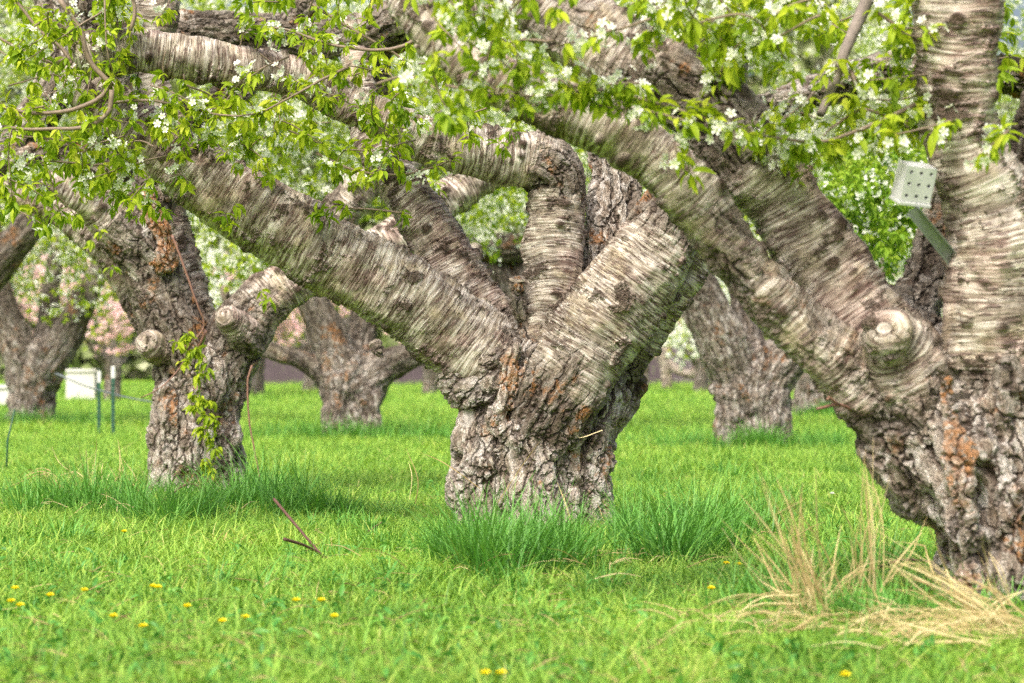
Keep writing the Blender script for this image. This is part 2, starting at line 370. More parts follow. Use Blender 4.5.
def wood(name, branches, vox, mat, parent, k=0.06, lump=0.02, subdiv=1, label=None, lump_cell=0.12, swap=None):
    """branches: list of arrays (n,5): x y z radius rough"""
    _seed[0] += 1
    allp = np.vstack(branches); R = allp[:, 3].max()
    pad = R + 0.07
    lo = allp[:, :3].min(0) - pad; hi = allp[:, :3].max(0) + pad
    shape = np.ceil((hi - lo) / vox).astype(int) + 1
    big = 10.0
    Fd = np.full(shape, big, np.float32)
    for br in branches:
        D = np.full(shape, big, np.float32) if len(branches) > 1 else Fd
        blo = np.array([10 ** 6] * 3); bhi = np.zeros(3, int)
        for i in range(len(br) - 1):
            a, b = br[i, :3], br[i + 1, :3]; r0, r1 = br[i, 3], br[i + 1, 3]
            w = max(r0, r1) + k + 0.03
            l = np.maximum(((np.minimum(a, b) - w - lo) / vox).astype(int), 0)
            h = np.minimum(((np.maximum(a, b) + w - lo) / vox).astype(int) + 2, shape)
            if (h <= l).any(): continue
            blo = np.minimum(blo, l); bhi = np.maximum(bhi, h)
            gx = [(np.arange(l[c], h[c]) * vox + lo[c] - a[c]).astype(np.float32) for c in range(3)]
            ab = (b - a).astype(np.float32); L2 = float(ab @ ab) + 1e-9
            X = gx[0][:, None, None]; Y = gx[1][None, :, None]; Z = gx[2][None, None, :]
            t = np.clip((X * ab[0] + Y * ab[1] + Z * ab[2]) / L2, 0, 1)
            d = np.sqrt((X - t * ab[0]) ** 2 + (Y - t * ab[1]) ** 2 + (Z - t * ab[2]) ** 2) - (r0 + t * (r1 - r0))
            s = D[l[0]:h[0], l[1]:h[1], l[2]:h[2]]
            np.minimum(s, d, out=s)
        if len(branches) > 1:
            sl = tuple(slice(x, y) for x, y in zip(blo, bhi))
            A = Fd[sl]; B_ = D[sl]
            hh = np.clip(0.5 + 0.5 * (B_ - A) / k, 0, 1)
            Fd[sl] = np.where((A > 5) | (B_ > 5), np.minimum(A, B_), B_ * (1 - hh) + A * hh - k * hh * (1 - hh))
    Fd += value_noise(tuple(shape), lump_cell / vox, _seed[0], lo) * lump * 2
    Fd += value_noise(tuple(shape), lump_cell / vox * 0.42, _seed[0] + 500, lo) * lump * 1.0
    Fd = np.clip(Fd, -4 * vox, 4 * vox)
    gr = vdb.FloatGrid(4 * vox); gr.copyFromArray(np.ascontiguousarray(Fd, dtype=np.float32), tolerance=0.0)
    pts, quads = gr.convertToQuads(isovalue=0.0)
    pts = np.asarray(pts, float) * vox + lo
    quads = np.asarray(quads)
    # orientation: signed volume must be positive
    q = pts[quads[:, [0, 1, 2]]]
    vol = np.einsum('ij,ij->i', q[:, 0], np.cross(q[:, 1], q[:, 2])).sum()
    if vol < 0: quads = quads[:, ::-1]
    if subdiv: pts, quads = split_quads(pts, quads)
    # bark coordinates
    S = []; 
    for bi, br in enumerate(branches):
        P = br[:, :3]; T, A, Bn = frames(P)
        s = np.concatenate([[0], np.cumsum(np.linalg.norm(np.diff(P, axis=0), axis=1))])
        S.append((P, br[:, 3], T, A, Bn, s + 3.7 * bi + _seed[0] * 1.37, br[:, 4]))
    P = np.vstack([x[0] for x in S]); RR = np.concatenate([x[1] for x in S])
    TT = np.vstack([x[2] for x in S]); AA = np.vstack([x[3] for x in S]); BB = np.vstack([x[4] for x in S])
    SS = np.concatenate([x[5] for x in S]); RG = np.concatenate([x[6] for x in S])
    idx = np.empty(len(pts), int)
    P32 = P.astype(np.float32); pp2 = (P32 ** 2).sum(1)
    for c in range(0, len(pts), 20000):
        q = pts[c:c + 20000].astype(np.float32)
        d2 = np.maximum((q ** 2).sum(1)[:, None] + pp2[None] - 2 * q @ P32.T, 0)
        idx[c:c + 20000] = np.argmin(np.sqrt(d2) - RR[None].astype(np.float32), 1)
    dl = pts - P[idx]
    ds = np.einsum('ij,ij->i', dl, TT[idx])
    bk = np.stack([np.einsum('ij,ij->i', dl, AA[idx]), np.einsum('ij,ij->i', dl, BB[idx]), SS[idx] + ds], 1)
    if swap is not None:
        w_ = idx >= sum(len(b) for b in branches[:swap]); bk[w_] = bk[w_][:, [2, 1, 0]] * [1, 1, .8]
    o = mesh_obj(name, pts, quads, mat, parent, True, {'bk': bk, 'rg': RG[idx]})
    if label: o['label'] = label
    return o

def px(ctrl, D, rough0=0.0, step=0.03):
    """control rows (x px, y px, r px, depth offset m, rough) -> resampled (x,y,z,r,rough)"""
    rows = []
    for c in ctrl:
        x, y, r = c[:3]; dz = c[3] if len(c) > 3 else 0.0; rg = c[4] if len(c) > 4 else rough0
        d = D + dz; rows.append([*at(x, y, d), r * d / F, rg])
    s = spline(rows, step); s[:, 3] = np.maximum(s[:, 3], 0.004); s[:, 4] = np.clip(s[:, 4], 0, 2)
    return s
def collar(br, L, grow=1.05, end=0.84):
    s = np.concatenate([[0], np.cumsum(np.linalg.norm(np.diff(br[:, :3], axis=0), axis=1))])
    n = max(3, int((s < L).sum())); c = br[:n].copy()
    t = np.clip(s[:n] / L, 0, 1) ** 2
    c[:, 3] *= grow * (1 - t) + end * t
    c[:, 4] = 1.0 - 0.5 * t
    return c
def rough_base(br, L0, L1):
    s = np.concatenate([[0], np.cumsum(np.linalg.norm(np.diff(br[:, :3], axis=0), axis=1))])
    f = 1 - np.clip((s - L0) / (L1 - L0 + 1e-6), 0, 1)
    br = br.copy(); br[:, 4] = np.maximum(br[:, 4], f * 0.8); return br

def cut_disc(name, c, n, r, parent):
    n = nrm(n); a = nrm(np.cross(n, [0.1, 0.2, 1.0])); b = np.cross(n, a)
    k = 28; rings = [0.0, 0.25, 0.5, 0.75, 0.93, 1.0]; V = []; rr = []
    for q in rings:
        for j in range(k):
            th = 2 * math.pi * j / k; w = 1 + 0.06 * math.sin(3 * th + 1) + 0.04 * math.sin(5 * th)
            z = 0.004 if q < 0.95 else -0.008
            V.append(c + (a * math.cos(th) + b * math.sin(th)) * r * q * w + n * (z + 0.002 * math.sin(7 * q + 3 * th))); rr.append(q)
    q4 = [[i * k + j, i * k + (j + 1) % k, (i + 1) * k + (j + 1) % k, (i + 1) * k + j] for i in range(len(rings) - 1) for j in range(k)]
    return mesh_obj(name, V, q4, M['cut'], parent, True, {'rr': rr})

# ------------------------------------------------------------------ leaves and blossoms
def leaf_template(nseg=4, w=0.175, droop=0.45, fold=0.55, kind='leaf'):
    xs = np.linspace(0, 1, nseg + 1); V = []
    for x in xs:
        wid = w * (math.sin(math.pi * min(1, x * 0.93 + 0.05)) ** 0.8) if 0 < x < 1 else 0.012
        zc = -droop * x * x
        for sy in (-1, 0, 1): V.append([x - 0.15 * droop * x * x, sy * wid, zc + abs(sy) * wid * fold])
    q = []
    for i in range(nseg):
        for j in range(2): q.append([i * 3 + j, i * 3 + j + 1, i * 3 + j + 4, i * 3 + j + 3])
    return np.array(V), np.array(q)
LEAF = leaf_template(4); LEAF_LO = leaf_template(2, 0.24)
def flower_template():
    V = [[0, 0, 0]]; q = []; h = [0.0]
    for i in range(5):
        a = 2 * math.pi * i / 5
        for (r, da, z) in ((0.62, -0.52, 0.20), (1.0, -0.26, 0.30), (1.0, 0.26, 0.30), (0.62, 0.52, 0.20)):
            V.append([r * math.cos(a + da), r * math.sin(a + da), z]); h.append(0.8 if r < 0.9 else 1.0)
        b = 1 + i * 4
        q += [[0, b, b + 1, b + 2], [0, b + 2, b + 3, 0]]
    t = [[0, 1 + i * 4, 2 + i * 4] for i in range(5)] + [[0, 2 + i * 4, 3 + i * 4] for i in range(5)] + [[0, 3 + i * 4, 4 + i * 4] for i in range(5)]
    return np.array(V), np.array(t), np.array(h)
FLOWER = flower_template()
def flower_lo():
    V = [[0, 0, 0.0]] + [[math.cos(a) * (1 if i % 2 == 0 else 0.55), math.sin(a) * (1 if i % 2 == 0 else 0.55), 0.25] for i, a in enumerate(np.linspace(0, 2 * np.pi, 10, endpoint=False))]
    return np.array(V), np.array([[0, 1 + i, 1 + (i + 1) % 10] for i in range(10)]), np.array([0.3] + [1.0] * 10)
FLOWER_LO = flower_lo()
def stamp(T, faces, X, Y, Z, pos, size):
    """instances of template T with axes X,Y,Z (k,3), positions and sizes -> verts, faces"""
    Mx = np.stack([X, Y, Z], 1)                         # k,3,3
    V = np.einsum('nj,kji->kni', T, Mx) * size[:, None, None] + pos[:, None]
    k, n = len(pos), len(T)
    Fs = faces[None] + (np.arange(k) * n)[:, None, None]
    return V.reshape(-1, 3), Fs.reshape(-1, faces.shape[1])
def axes_from(d, up):
    d = nrm(d); s = nrm(np.cross(up, d)); return d, s, np.cross(d, s)
def make_leaves(name, C, A, mat, parent, per=(6, 9), size=(0.045, 0.075), tmpl=LEAF, spread=1.0, kind=None):
    """C cluster centres (n,3), A cluster axes"""
    n = rng.integers(per[0], per[1] + 1, len(C)); I = np.repeat(np.arange(len(C)), n); K = len(I)
    r = nrm(rng.normal(size=(K, 3)))
    d = nrm(A[I] * 0.55 + r * spread + np.array([0, 0, -0.5]))
    up = nrm(np.array([0, 0, 1.0]) + rng.normal(size=(K, 3)) * 0.45)
    X, Y, Z = axes_from(d, up)
    sz = rng.uniform(size[0], size[1], K) * rng.uniform(0.7, 1.1, len(C))[I]
    pos = C[I] + d * 0.006 + rng.normal(size=(K, 3)) * 0.006
    V, Fc = stamp(tmpl[0], tmpl[1], X, Y, Z, pos, sz)
    rv = np.clip(0.5 * rng.random(K) + 0.5 * rng.random(len(C))[I], 0, 1)
    o = mesh_obj(name, V, Fc, mat, parent, True, {'rv': np.repeat(rv, len(tmpl[0]))})
    if kind: o['kind'] = kind
    return o
def make_blossoms(name, C, mat, parent, per=(3, 6), size=(0.012, 0.017), rad=0.035, tmpl=FLOWER, kind=None):
    n = rng.integers(per[0], per[1] + 1, len(C)); I = np.repeat(np.arange(len(C)), n); K = len(I)
    r = nrm(rng.normal(size=(K, 3)) + np.array([0, -0.5, -0.1]))
    pos = C[I] + r * rad * rng.uniform(0.5, 1.1, (K, 1))
    Z = nrm(r + rng.normal(size=(K, 3)) * 0.35)
    X = nrm(np.cross(Z, nrm(rng.normal(size=(K, 3))))); Y = np.cross(Z, X)
    V, Fc = stamp(tmpl[0], tmpl[1], X, Y, Z, pos, rng.uniform(size[0], size[1], K))
    o = mesh_obj(name, V, Fc, mat, parent, False, {'hv': np.tile(tmpl[2], K)})
    if kind: o['kind'] = kind
    return o

# ------------------------------------------------------------------ grass blades
def blades(base, h, w, lean, az, curl, nseg=3):
    """arrays over blades -> verts, quads, hv"""
    K = len(base); ts = np.linspace(0, 1, nseg + 1)
    dx = np.cos(az); dy = np.sin(az); V = np.zeros((K, nseg + 1, 2, 3))
    sx, sy = -dy, dx
    for i, t in enumerate(ts):
        off = (lean * t + curl * t * t) * h
        z = h * (t - 0.35 * np.minimum(curl, 1.2) * t * t - 0.12 * lean * t)
        ww = w * (1 - t ** 1.7) * 0.5 + w * 0.04
        cx = base[:, 0] + dx * off; cy = base[:, 1] + dy * off; cz = base[:, 2] + z
        for j, sg in enumerate((-1, 1)):
            V[:, i, j, 0] = cx + sg * sx * ww; V[:, i, j, 1] = cy + sg * sy * ww; V[:, i, j, 2] = cz
    n = (nseg + 1) * 2
    q = np.array([[i * 2, i * 2 + 1, i * 2 + 3, i * 2 + 2] for i in range(nseg)])
    Fc = (q[None] + (np.arange(K) * n)[:, None, None]).reshape(-1, 4)
    hv = np.tile(np.repeat(ts, 2), K)
    return V.reshape(-1, 3), Fc, hv, n
def grass_mesh(name, base, h, w, mat, lean=(0, 0.35), curl=(0.0, 0.7), parent=None, nseg=3, link=True, rv=None, az=None):
    K = len(base)
    V, Fc, hv, n = blades(base, h, w, rng.uniform(*lean, K), rng.uniform(0, 2 * np.pi, K) if az is None else az, rng.uniform(*curl, K), nseg)
    rv = rng.random(K) if rv is None else rv
    return mesh_obj(name, V, Fc, mat, parent, True, {'rv': np.repeat(rv, n), 'hv': hv}, link)

SKEL = []       # skeleton samples of the limbs, for attaching twigs
def twig(P, r0, r1, parent, mat='twig', k=6, name='twig', step=0.03, label=None):
    s = spline(P, step); t = np.linspace(0, 1, len(s))
    s[:, :3] += np.cumsum(rng.normal(size=(len(s), 3)) * 0.0012, 0)
    mb = MB(); tube(mb, s[:, :3], r0 + (r1 - r0) * t, k)
    o = mb.build(name, M[mat], parent)
    if label: o['label'] = label
    return o, s[:, :3]
def clusters_on(s, spacing, start=0.1, side=0.02):
    """cluster spots on a polyline: centres and axes"""
    L = np.concatenate([[0], np.cumsum(np.linalg.norm(np.diff(s, axis=0), axis=1))]); C = []; A = []
    x = start * L[-1]
    while x < L[-1]:
        p = np.array([np.interp(x, L, s[:, c]) for c in range(3)])
        a = nrm(rng.normal(size=3) + np.array([0, -0.3, 0.2])); C.append(p + a * side * rng.uniform(0.3, 1.3)); A.append(a); x += spacing * rng.uniform(0.6, 1.4)
    C.append(s[-1]); A.append(nrm(s[-1] - s[-2])); return C, A

class Tree:
    def __init__(s, x, y, D, label, cat='tree', group=None, mat='bark', gnd=None):
        s.D = D; s.base = np.array([(x - 512) / F * D, D, 0.0])
        s.o = empty('cherry_tree', s.base, label, cat, group); s.mat = M[mat]; s.skel = []
        s.C = []; s.A = []; s.BC = []; s.ntw = 0
    def trunk(s, brs, limbs, vox, k=0.07, lump=0.025, sub=1, cl=0.25):
        b = [px(c, s.D, 1.0) for c in brs] + [collar(l, cl) for l in limbs]
        s.skel += [x[:, :3] for x in b]
        return wood('trunk', b, vox, s.mat, s.o, k, lump, sub)
    def limb(s, brs, vox, k=0.04, lump=0.012, sub=1, name='limb', base=(0.12, 0.35), label=None):
        b = []
        for i, c in enumerate(brs):
            br = px(c, s.D, 0.0)
            if base and i == 0: br = rough_base(br, *base)
            b.append(br)
        s.skel += [x[:, :3] for x in b]
        wood(name, b, vox, s.mat, s.o, k, lump, sub, label)
        return b[0]
    def near(s, p):
        P = np.vstack(s.skel); d = np.linalg.norm(P - p, axis=1); i = d.argmin(); return P[i], d[i]
    def twigpx(s, pts, dz=0.0, r=(0.006, 0.0025), sp=0.09, bl=0.3, mat='twig', leafy=True, **kw):
        P = [at(p[0], p[1], s.D + (p[2] if len(p) > 2 else dz)) for p in pts]
        o, c = twig(P, r[0], r[1], s.o, mat, **kw); s.ntw += 1
        if leafy: s.put(*clusters_on(c, sp), bl)
        return c
    def put(s, C, A, bl):
        for c, a in zip(C, A):
            s.C.append(c); s.A.append(a)
            if rng.random() < bl * .7: s.BC.append(c + nrm(rng.normal(size=3)) * 0.03)
    def fill(s, x0, y0, x1, y1, n, dz=(-0.4, 0.4), bl=0.35, ln=(0.15, 0.4), sp=0.075, attach=0.45):
        for _ in range(n):
            p = at(rng.uniform(x0, x1), rng.uniform(y0, y1), s.D + rng.uniform(*dz))
            q, d = s.near(p)
            if d < attach and d > 0.05: st = q
            else: st = p + nrm(np.array([rng.normal(), rng.normal() * 0.7, abs(rng.normal()) * 0.8])) * rng.uniform(*ln)
            mid = (st + p) / 2 + rng.normal(size=3) * 0.04 + np.array([0, 0, 0.03])
            P = spline([st, mid, p], 0.03)[:, :3]
            if s.ntw < 95:
                o, P = twig([st, mid, p], 0.0045, 0.002, s.o, 'twig', 5); s.ntw += 1
            else: s.extra = getattr(s, 'extra', []); s.extra.append(P)
            L = np.linalg.norm(P[-1] - P[0])
            C, A = clusters_on(P, sp, 0.35 if L > 0.25 else 0.15); s.put(C, A, bl)
    def clumps(s, pts, dz=0.0, bl=0.3, jit=0.03):
        for (x, y) in pts:
            p = at(x, y, s.D + dz); s.put([p], [nrm(rng.normal(size=3) + [0, -0.5, 0])], bl)
    def finish(s, leaf='leaf', size=(0.042, 0.072), per=(7, 10), fl=(0.012, 0.0165), tmpl=LEAF, ft=FLOWER, petal='petal', fper=(3, 6), spread=1.0, frad=0.035):
        if getattr(s, 'extra', None):
            mb = MB()
            for P in s.extra: tube(mb, P, np.linspace(0.004, 0.002, len(P)), 4, False)
            mb.build('twigs', M['twig'], s.o)['kind'] = 'stuff'
        if s.C: make_leaves('crown', np.array(s.C), np.array(s.A), M[leaf], s.o, per, size, tmpl, spread)
        if s.BC: make_blossoms('blossoms', np.array(s.BC), M[petal], s.o, fper, fl, frad, ft)

# ================================================================== SETTING
def make_ground():
    n = 160
    xs = np.concatenate([np.linspace(-400, -30, 12), np.linspace(-28, 28, n), np.linspace(30, 400, 12)])
    ys = np.concatenate([np.linspace(-300, -4, 8), np.linspace(-2, 60, 200), np.linspace(64, 700, 20)])
    X, Y = np.meshgrid(xs, ys, indexing='ij')
    Z = 0.012 * np.sin(X * 2.1 + Y * 0.7) + 0.012 * np.sin(Y * 1.7 - X * 1.1)
    Z *= (np.abs(X) < 28) * (Y < 60)
    V = np.stack([X, Y, Z - 0.012], -1).reshape(-1, 3); w = len(ys)
    i = np.arange(len(xs) - 1)[:, None] * w; j = np.arange(w - 1)[None]
    q = np.stack([i + j, i + w + j, i + w + j + 1, i + j + 1], -1).reshape(-1, 4)
    o = mesh_obj('ground', V, q, M['ground']); tag(o, 'green orchard meadow floor under the trees', 'ground', kind='structure')
make_ground()

def lawn():
    protos = []
    c = bpy.data.collections.new('grass_tufts')
    for v in range(10):
        K = 36
        th = rng.uniform(0, 2 * np.pi, K); r = 0.13 * np.sqrt(rng.random(K))
        base = np.stack([r * np.cos(th), r * np.sin(th), np.full(K, -0.01)], 1)
        h = rng.uniform(0.02, 0.078, K) * (1.0 if v < 7 else 1.6)
        rv = np.clip(rng.normal(0.52, 0.17, K), 0, 0.97); rv[rng.random(K) < (0.03 if v else 0.35)] = 1.0
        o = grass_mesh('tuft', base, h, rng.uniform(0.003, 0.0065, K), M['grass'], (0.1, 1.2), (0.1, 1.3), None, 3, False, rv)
        c.objects.link(o)
    P = []; S = []
    def wedge(D0, D1, dens, sc0, sc1, mg):
        A = 0.5 * 0.327 * (D1 ** 2 - D0 ** 2) + 2 * mg * (D1 - D0); n = int(A * dens)
        D = np.sqrt(rng.uniform(D0 ** 2, D1 ** 2, int(n * 1.0))); X = rng.uniform(-1, 1, len(D)) * (0.1636 * D + mg)
        P.append(np.stack([X, D, np.zeros(len(D))], 1)); S.append(rng.uniform(sc0, sc1, len(D)))
    wedge(5.8, 12, 95, 0.6, 1.25, 0.5); wedge(12, 20, 75, 0.7, 1.3, 0.8)
    wedge(20, 32, 34, 1.1, 1.6, 1.2); wedge(32, 55, 14, 1.5, 2.2, 2); wedge(55, 105, 5, 2.0, 3.2, 3)
    P = np.vstack(P); S = np.concatenate(S)
    o = mesh_obj('grass', P, [], None, None, True, {'sc': S, 'az': rng.uniform(0, 6.283, len(P))})
    tag(o, 'short bright green lawn grass covering the orchard floor', 'grass', kind='stuff')
    ng = bpy.data.node_groups.new('lawn', 'GeometryNodeTree')
    ng.interface.new_socket('Geometry', in_out='INPUT', socket_type='NodeSocketGeometry')
    ng.interface.new_socket('Geometry', in_out='OUTPUT', socket_type='NodeSocketGeometry')
    N = ng.nodes.new; L = ng.links.new
    gi = N('NodeGroupInput'); go = N('NodeGroupOutput'); ip = N('GeometryNodeInstanceOnPoints'); ci = N('GeometryNodeCollectionInfo')
    ci.inputs['Collection'].default_value = c; ci.inputs['Separate Children'].default_value = True; ci.inputs['Reset Children'].default_value = True
    ip.inputs['Pick Instance'].default_value = True
    ri = N('FunctionNodeRandomValue'); ri.data_type = 'INT'; ri.inputs[4].default_value = 0; ri.inputs[5].default_value = 9
    a1 = N('GeometryNodeInputNamedAttribute'); a1.data_type = 'FLOAT'; a1.inputs[0].default_value = 'sc'
    a2 = N('GeometryNodeInputNamedAttribute'); a2.data_type = 'FLOAT'; a2.inputs[0].default_value = 'az'
    cx = N('ShaderNodeCombineXYZ'); L(a2.outputs[0], cx.inputs[2])
    mp = N('GeometryNodeMeshToPoints'); L(gi.outputs[0], mp.inputs[0])
    L(mp.outputs[0], ip.inputs['Points']); L(ci.outputs[0], ip.inputs['Instance']); L(ri.outputs[2], ip.inputs['Instance Index'])
    L(cx.outputs[0], ip.inputs['Rotation']); L(a1.outputs[0], ip.inputs['Scale']); L(ip.outputs[0], go.inputs[0])
    m = o.modifiers.new('lawn', 'NODES'); m.node_group = ng
lawn()

# ================================================================== CENTRE TREE (in focus)
ct = Tree(535, 525, 14.4, 'thick old cherry tree in the middle, its wide trunk splitting into heavy limbs')
VX = 0.0105
L1 = ct.limb([[(528, 410, 40, .02, 1), (505, 372, 44, -.04, .9), (470, 345, 43, -.08, .2), (420, 306, 41, -.12), (360, 270, 38, -.15), (300, 238, 37, -.18), (240, 203, 35, -.2), (190, 168, 31, -.2), (150, 138, 27, -.2), (112, 108, 23, -.15), (80, 85, 20, -.1)]], VX, label='long smooth limb sloping up to the left')
L2 = ct.limb([[(515, 375, 32, .1, 1), (490, 325, 30, .08, .5), (468, 296, 28, .1), (440, 246, 26, .13), (415, 207, 24, .15), (393, 172, 22, .2), (375, 140, 19, .25), (362, 105, 16, .3), (355, 60, 14, .35)]], VX)
L3 = ct.limb([[(545, 400, 38, -.1, 1), (550, 345, 36, -.1, .4), (552, 300, 31, -.06), (553, 250, 28, -.02), (556, 210, 28, 0, .35), (556, 180, 29, 0, .75), (536, 162, 28, -.02, .55), (505, 157, 26, -.05), (470, 152, 24, -.08), (435, 144, 21, -.1), (400, 128, 19, -.12), (355, 106, 18, -.15), (315, 86, 18, -.2), (280, 73, 19, -.25), (235, 66, 19, -.35), (185, 56, 20, -.4), (135, 50, 21, -.45), (95, 55, 20, -.5)]], VX, label='upright limb bending sharply to the left')
L4 = ct.limb([[(578, 390, 28, .2, 1), (596, 320, 26, .2, 1), (606, 270, 25, .18, 1), (611, 225, 25, .18, 1), (613, 180, 23, .2, 1), (608, 140, 21, .22, 1), (600, 90, 19, .25, 1)]], VX)
L5 = ct.limb([[(525, 450, 40, -.14, 1), (556, 392, 47, -.2, .7), (590, 340, 45, -.2, .25), (622, 296, 43, -.2, .1), (648, 258, 40, -.2, .3), (671, 222, 35, -.18, .8), (692, 188, 29, -.1, .8), (712, 160, 22, 0, .3), (730, 110, 19, .1, .2)]], VX, label='stout limb rising to the right with a rough dark end')
L6 = ct.limb([[(592, 430, 26, .1, 1), (620, 372, 23, .1, .7), (648, 325, 21, .06, .1), (674, 286, 20, .05), (700, 250, 20, .05), (722, 212, 18, .1), (745, 170, 16, .15)]], VX)
ct.trunk([[(536, 570, 84, 0), (535, 520, 74, 0), (535, 470, 69, 0), (536, 430, 68, 0), (540, 395, 70, 0), (546, 370, 58, 0)],
          [(485, 560, 34, -.15), (480, 500, 30, -.16), (485, 440, 28, -.15), (492, 400, 26, -.1)],
          [(590, 570, 34, -.1), (580, 500, 27, -.12), (584, 440, 25, -.1), (600, 390, 22, 0)],
          [(516, 345, 7, -.34, 1.25), (505, 390, 8, -.34, 1.35), (503, 430, 7, -.34, 1.2)],
          [(540, 570, 30, -.3), (536, 500, 26, -.3), (528, 440, 24, -.28)],
          [(478, 385, 30, -.12), (500, 372, 34, -.12), (520, 350, 28, -.1)],
          [(452, 378, 14, -.15), (476, 366, 22, -.14)]],
         [L1, L2, L3, L4, L5, L6], VX, 0.06, 0.03, cl=0.34)
def stub(tree, pts, vox, rpx_cut, cdir, mat=None, base=None, cut=True, rough=.6):
    b = px(pts, tree.D, rough)
    o = wood('stub', [b], vox, tree.mat, tree.o, 0.03, 0.006, 1)
    if cut:
        e = b[-1]; n = nrm(cdir)
        cut_disc('cut_face', e[:3] + n * (e[3] * 0.86), n, rpx_cut * tree.D / F, o)
    return o
stub(ct, [(522, 315, 9, -.18), (519, 300, 9, -.2), (518, 286, 9, -.2)], 0.006, 8, (0.0, -0.3, 1))
stub(ct, [(375, 345, 5, -.32), (377, 352, 4, -.34)], 0.005, 3, (0, 0, -1), cut=False)

# ================================================================== RIGHT TREE (nearer)
rt = Tree(1045, 605, 9.66, 'nearest cherry tree at the right edge with a knotted scarred trunk and leaning limbs')
VR = 0.0088
R1 = rt.limb([[(935, 455, 55, 0, 1), (900, 412, 46, -.05, .7), (852, 372, 35, -.10, .4), (799, 327, 28, -.14, .45), (754, 278, 26, -.16, .5), (706, 216, 27, -.14, .45), (660, 165, 28, -.15, .3), (612, 128, 29, -.15, .35), (562, 106, 26, -.15, .3), (512, 88, 24, -.12), (470, 62, 22, -.1), (432, 28, 20, -.08), (400, -10, 18, 0), (375, -50, 15, 0)]], VR, label='lower limb reaching far left over the centre tree')
R2 = rt.limb([[(950, 450, 62, .05, 1), (900, 385, 56, .0, .6), (857, 318, 45, .0, .1), (819, 257, 40, .02), (785, 202, 38, .04, .1), (745, 150, 40, .02, .5), (706, 108, 38, .05, .7), (655, 76, 38, .08, .5), (602, 46, 40, .1, .4), (560, 16, 38, .12, .4), (520, -20, 36, .15, .5), (480, -60, 34, .2)]], VR, label='thick limb climbing to the upper left')
R3 = rt.limb([[(1000, 440, 62, -.1, 1), (1004, 370, 60, -.14, .3), (1000, 310, 56, -.16), (998, 255, 52, -.18), (988, 205, 43, -.2), (969, 160, 36, -.22), (959, 110, 36, -.24), (958, 60, 40, -.26), (957, 0, 41, -.28), (952, -60, 40, -.3)]], VR, label='upright limb with banded olive bark beside the white box')
R4 = rt.limb([[(1050, 400, 60, .2, 1), (1050, 300, 50, .2, 1), (1040, 220, 42, .15, .9), (1042, 150, 36, .12, .8), (1060, 80, 32, .1, .5), (1085, 0, 30, .1)]], VR)
R5 = rt.limb([[(905, 380, 40, .3, 1), (900, 330, 34, .4, .9), (916, 288, 22, .45, .8), (930, 245, 17, .5, .6), (942, 190, 15, .5, .4), (955, 100, 18, .5)]], VR)
rt.trunk([[(1072, 660, 124, 0), (1066, 600, 116, 0), (1056, 540, 112, 0), (1040, 490, 112, 0), (1010, 440, 112, 0), (1000, 400, 90, 0)],
          [(1000, 660, 38, -.15), (992, 590, 34, -.2), (982, 530, 34, -.22), (960, 480, 38, -.16), (932, 440, 38, -.1)],
          [(944, 385, 11, -.36, 1.2), (952, 440, 12, -.40, 1.5), (962, 490, 12, -.43, 1.45), (974, 540, 10, -.40, 1.2), (965, 585, 10, -.38, 1.45)],
          [(1030, 650, 45, -.3), (1020, 560, 40, -.3), (1000, 480, 36, -.28), (985, 420, 34, -.25)]],
         [R1, R2, R3, R4, R5], 0.0095, 0.06, 0.03, cl=0.30)
R6 = rt.limb([[(1075, 110, 20, .7, .8), (1030, 82, 19, .7, .8), (980, 72, 18, .7, .9), (930, 70, 17, .75, .9), (880, 76, 17, .8, .9), (830, 88, 17, .85, .9), (790, 100, 17, .9, .9), (750, 112, 16, .9, .8)]], VR, base=None)
stub(rt, [(728, 100, 15, .25, .9), (730, 70, 15, .2, .9), (731, 46, 15, .15, .8)], .009, 13, (0, -.45, 1))
# callused knot facing the camera
kb = px([(925, 400, 40, -.1, .8), (912, 375, 42, -.13, .5), (900, 353, 35, -.17, .35), (891, 339, 26, -.23, .3)], rt.D)
kc = at(887, 333, rt.D - .285); kn = nrm([-0.35, -0.85, 0.42]); ka = nrm(np.cross(kn, [0, 0, 1])); kq = np.cross(kn, ka)
ring = np.array([[*(kc + (ka * math.cos(t) * 0.046 + kq * math.sin(t) * 0.036)), 0.021, 0.42] for t in np.linspace(0, 2 * np.pi, 26)])
ko = wood('knot', [kb, ring], 0.0065, rt.mat, rt.o, 0.03, 0.006, 1, 'round callused knot with a dark hollow centre', swap=1)
cut_disc('cut_face', kc - kn * 0.0 + kn * 0.006, kn, 0.030, ko)
# small broken twig on the underside
c = rt.twigpx([(862, 415, -.1), (840, 406, -.2), (817, 410, -.26)], r=(.006, .0045), leafy=False, mat='twig_red')
c = rt.twigpx([(840, 406, -.2), (829, 399, -.24), (826, 401, -.25)], r=(.005, .004), leafy=False, mat='twig_red')
rt.twigpx([(872, -10, .1), (863, 12, .1), (851, 40, .08), (836, 82, .05), (822, 114, 0)], r=(.022, .013), leafy=False, k=12, mat='twig_grey', label='dark bare side branch')
rt.twigpx([(850, 70, .1), (862, 95, .08), (885, 103, .05), (900, 112, .05)], r=(.010, .005), leafy=True, sp=.07, bl=.8)

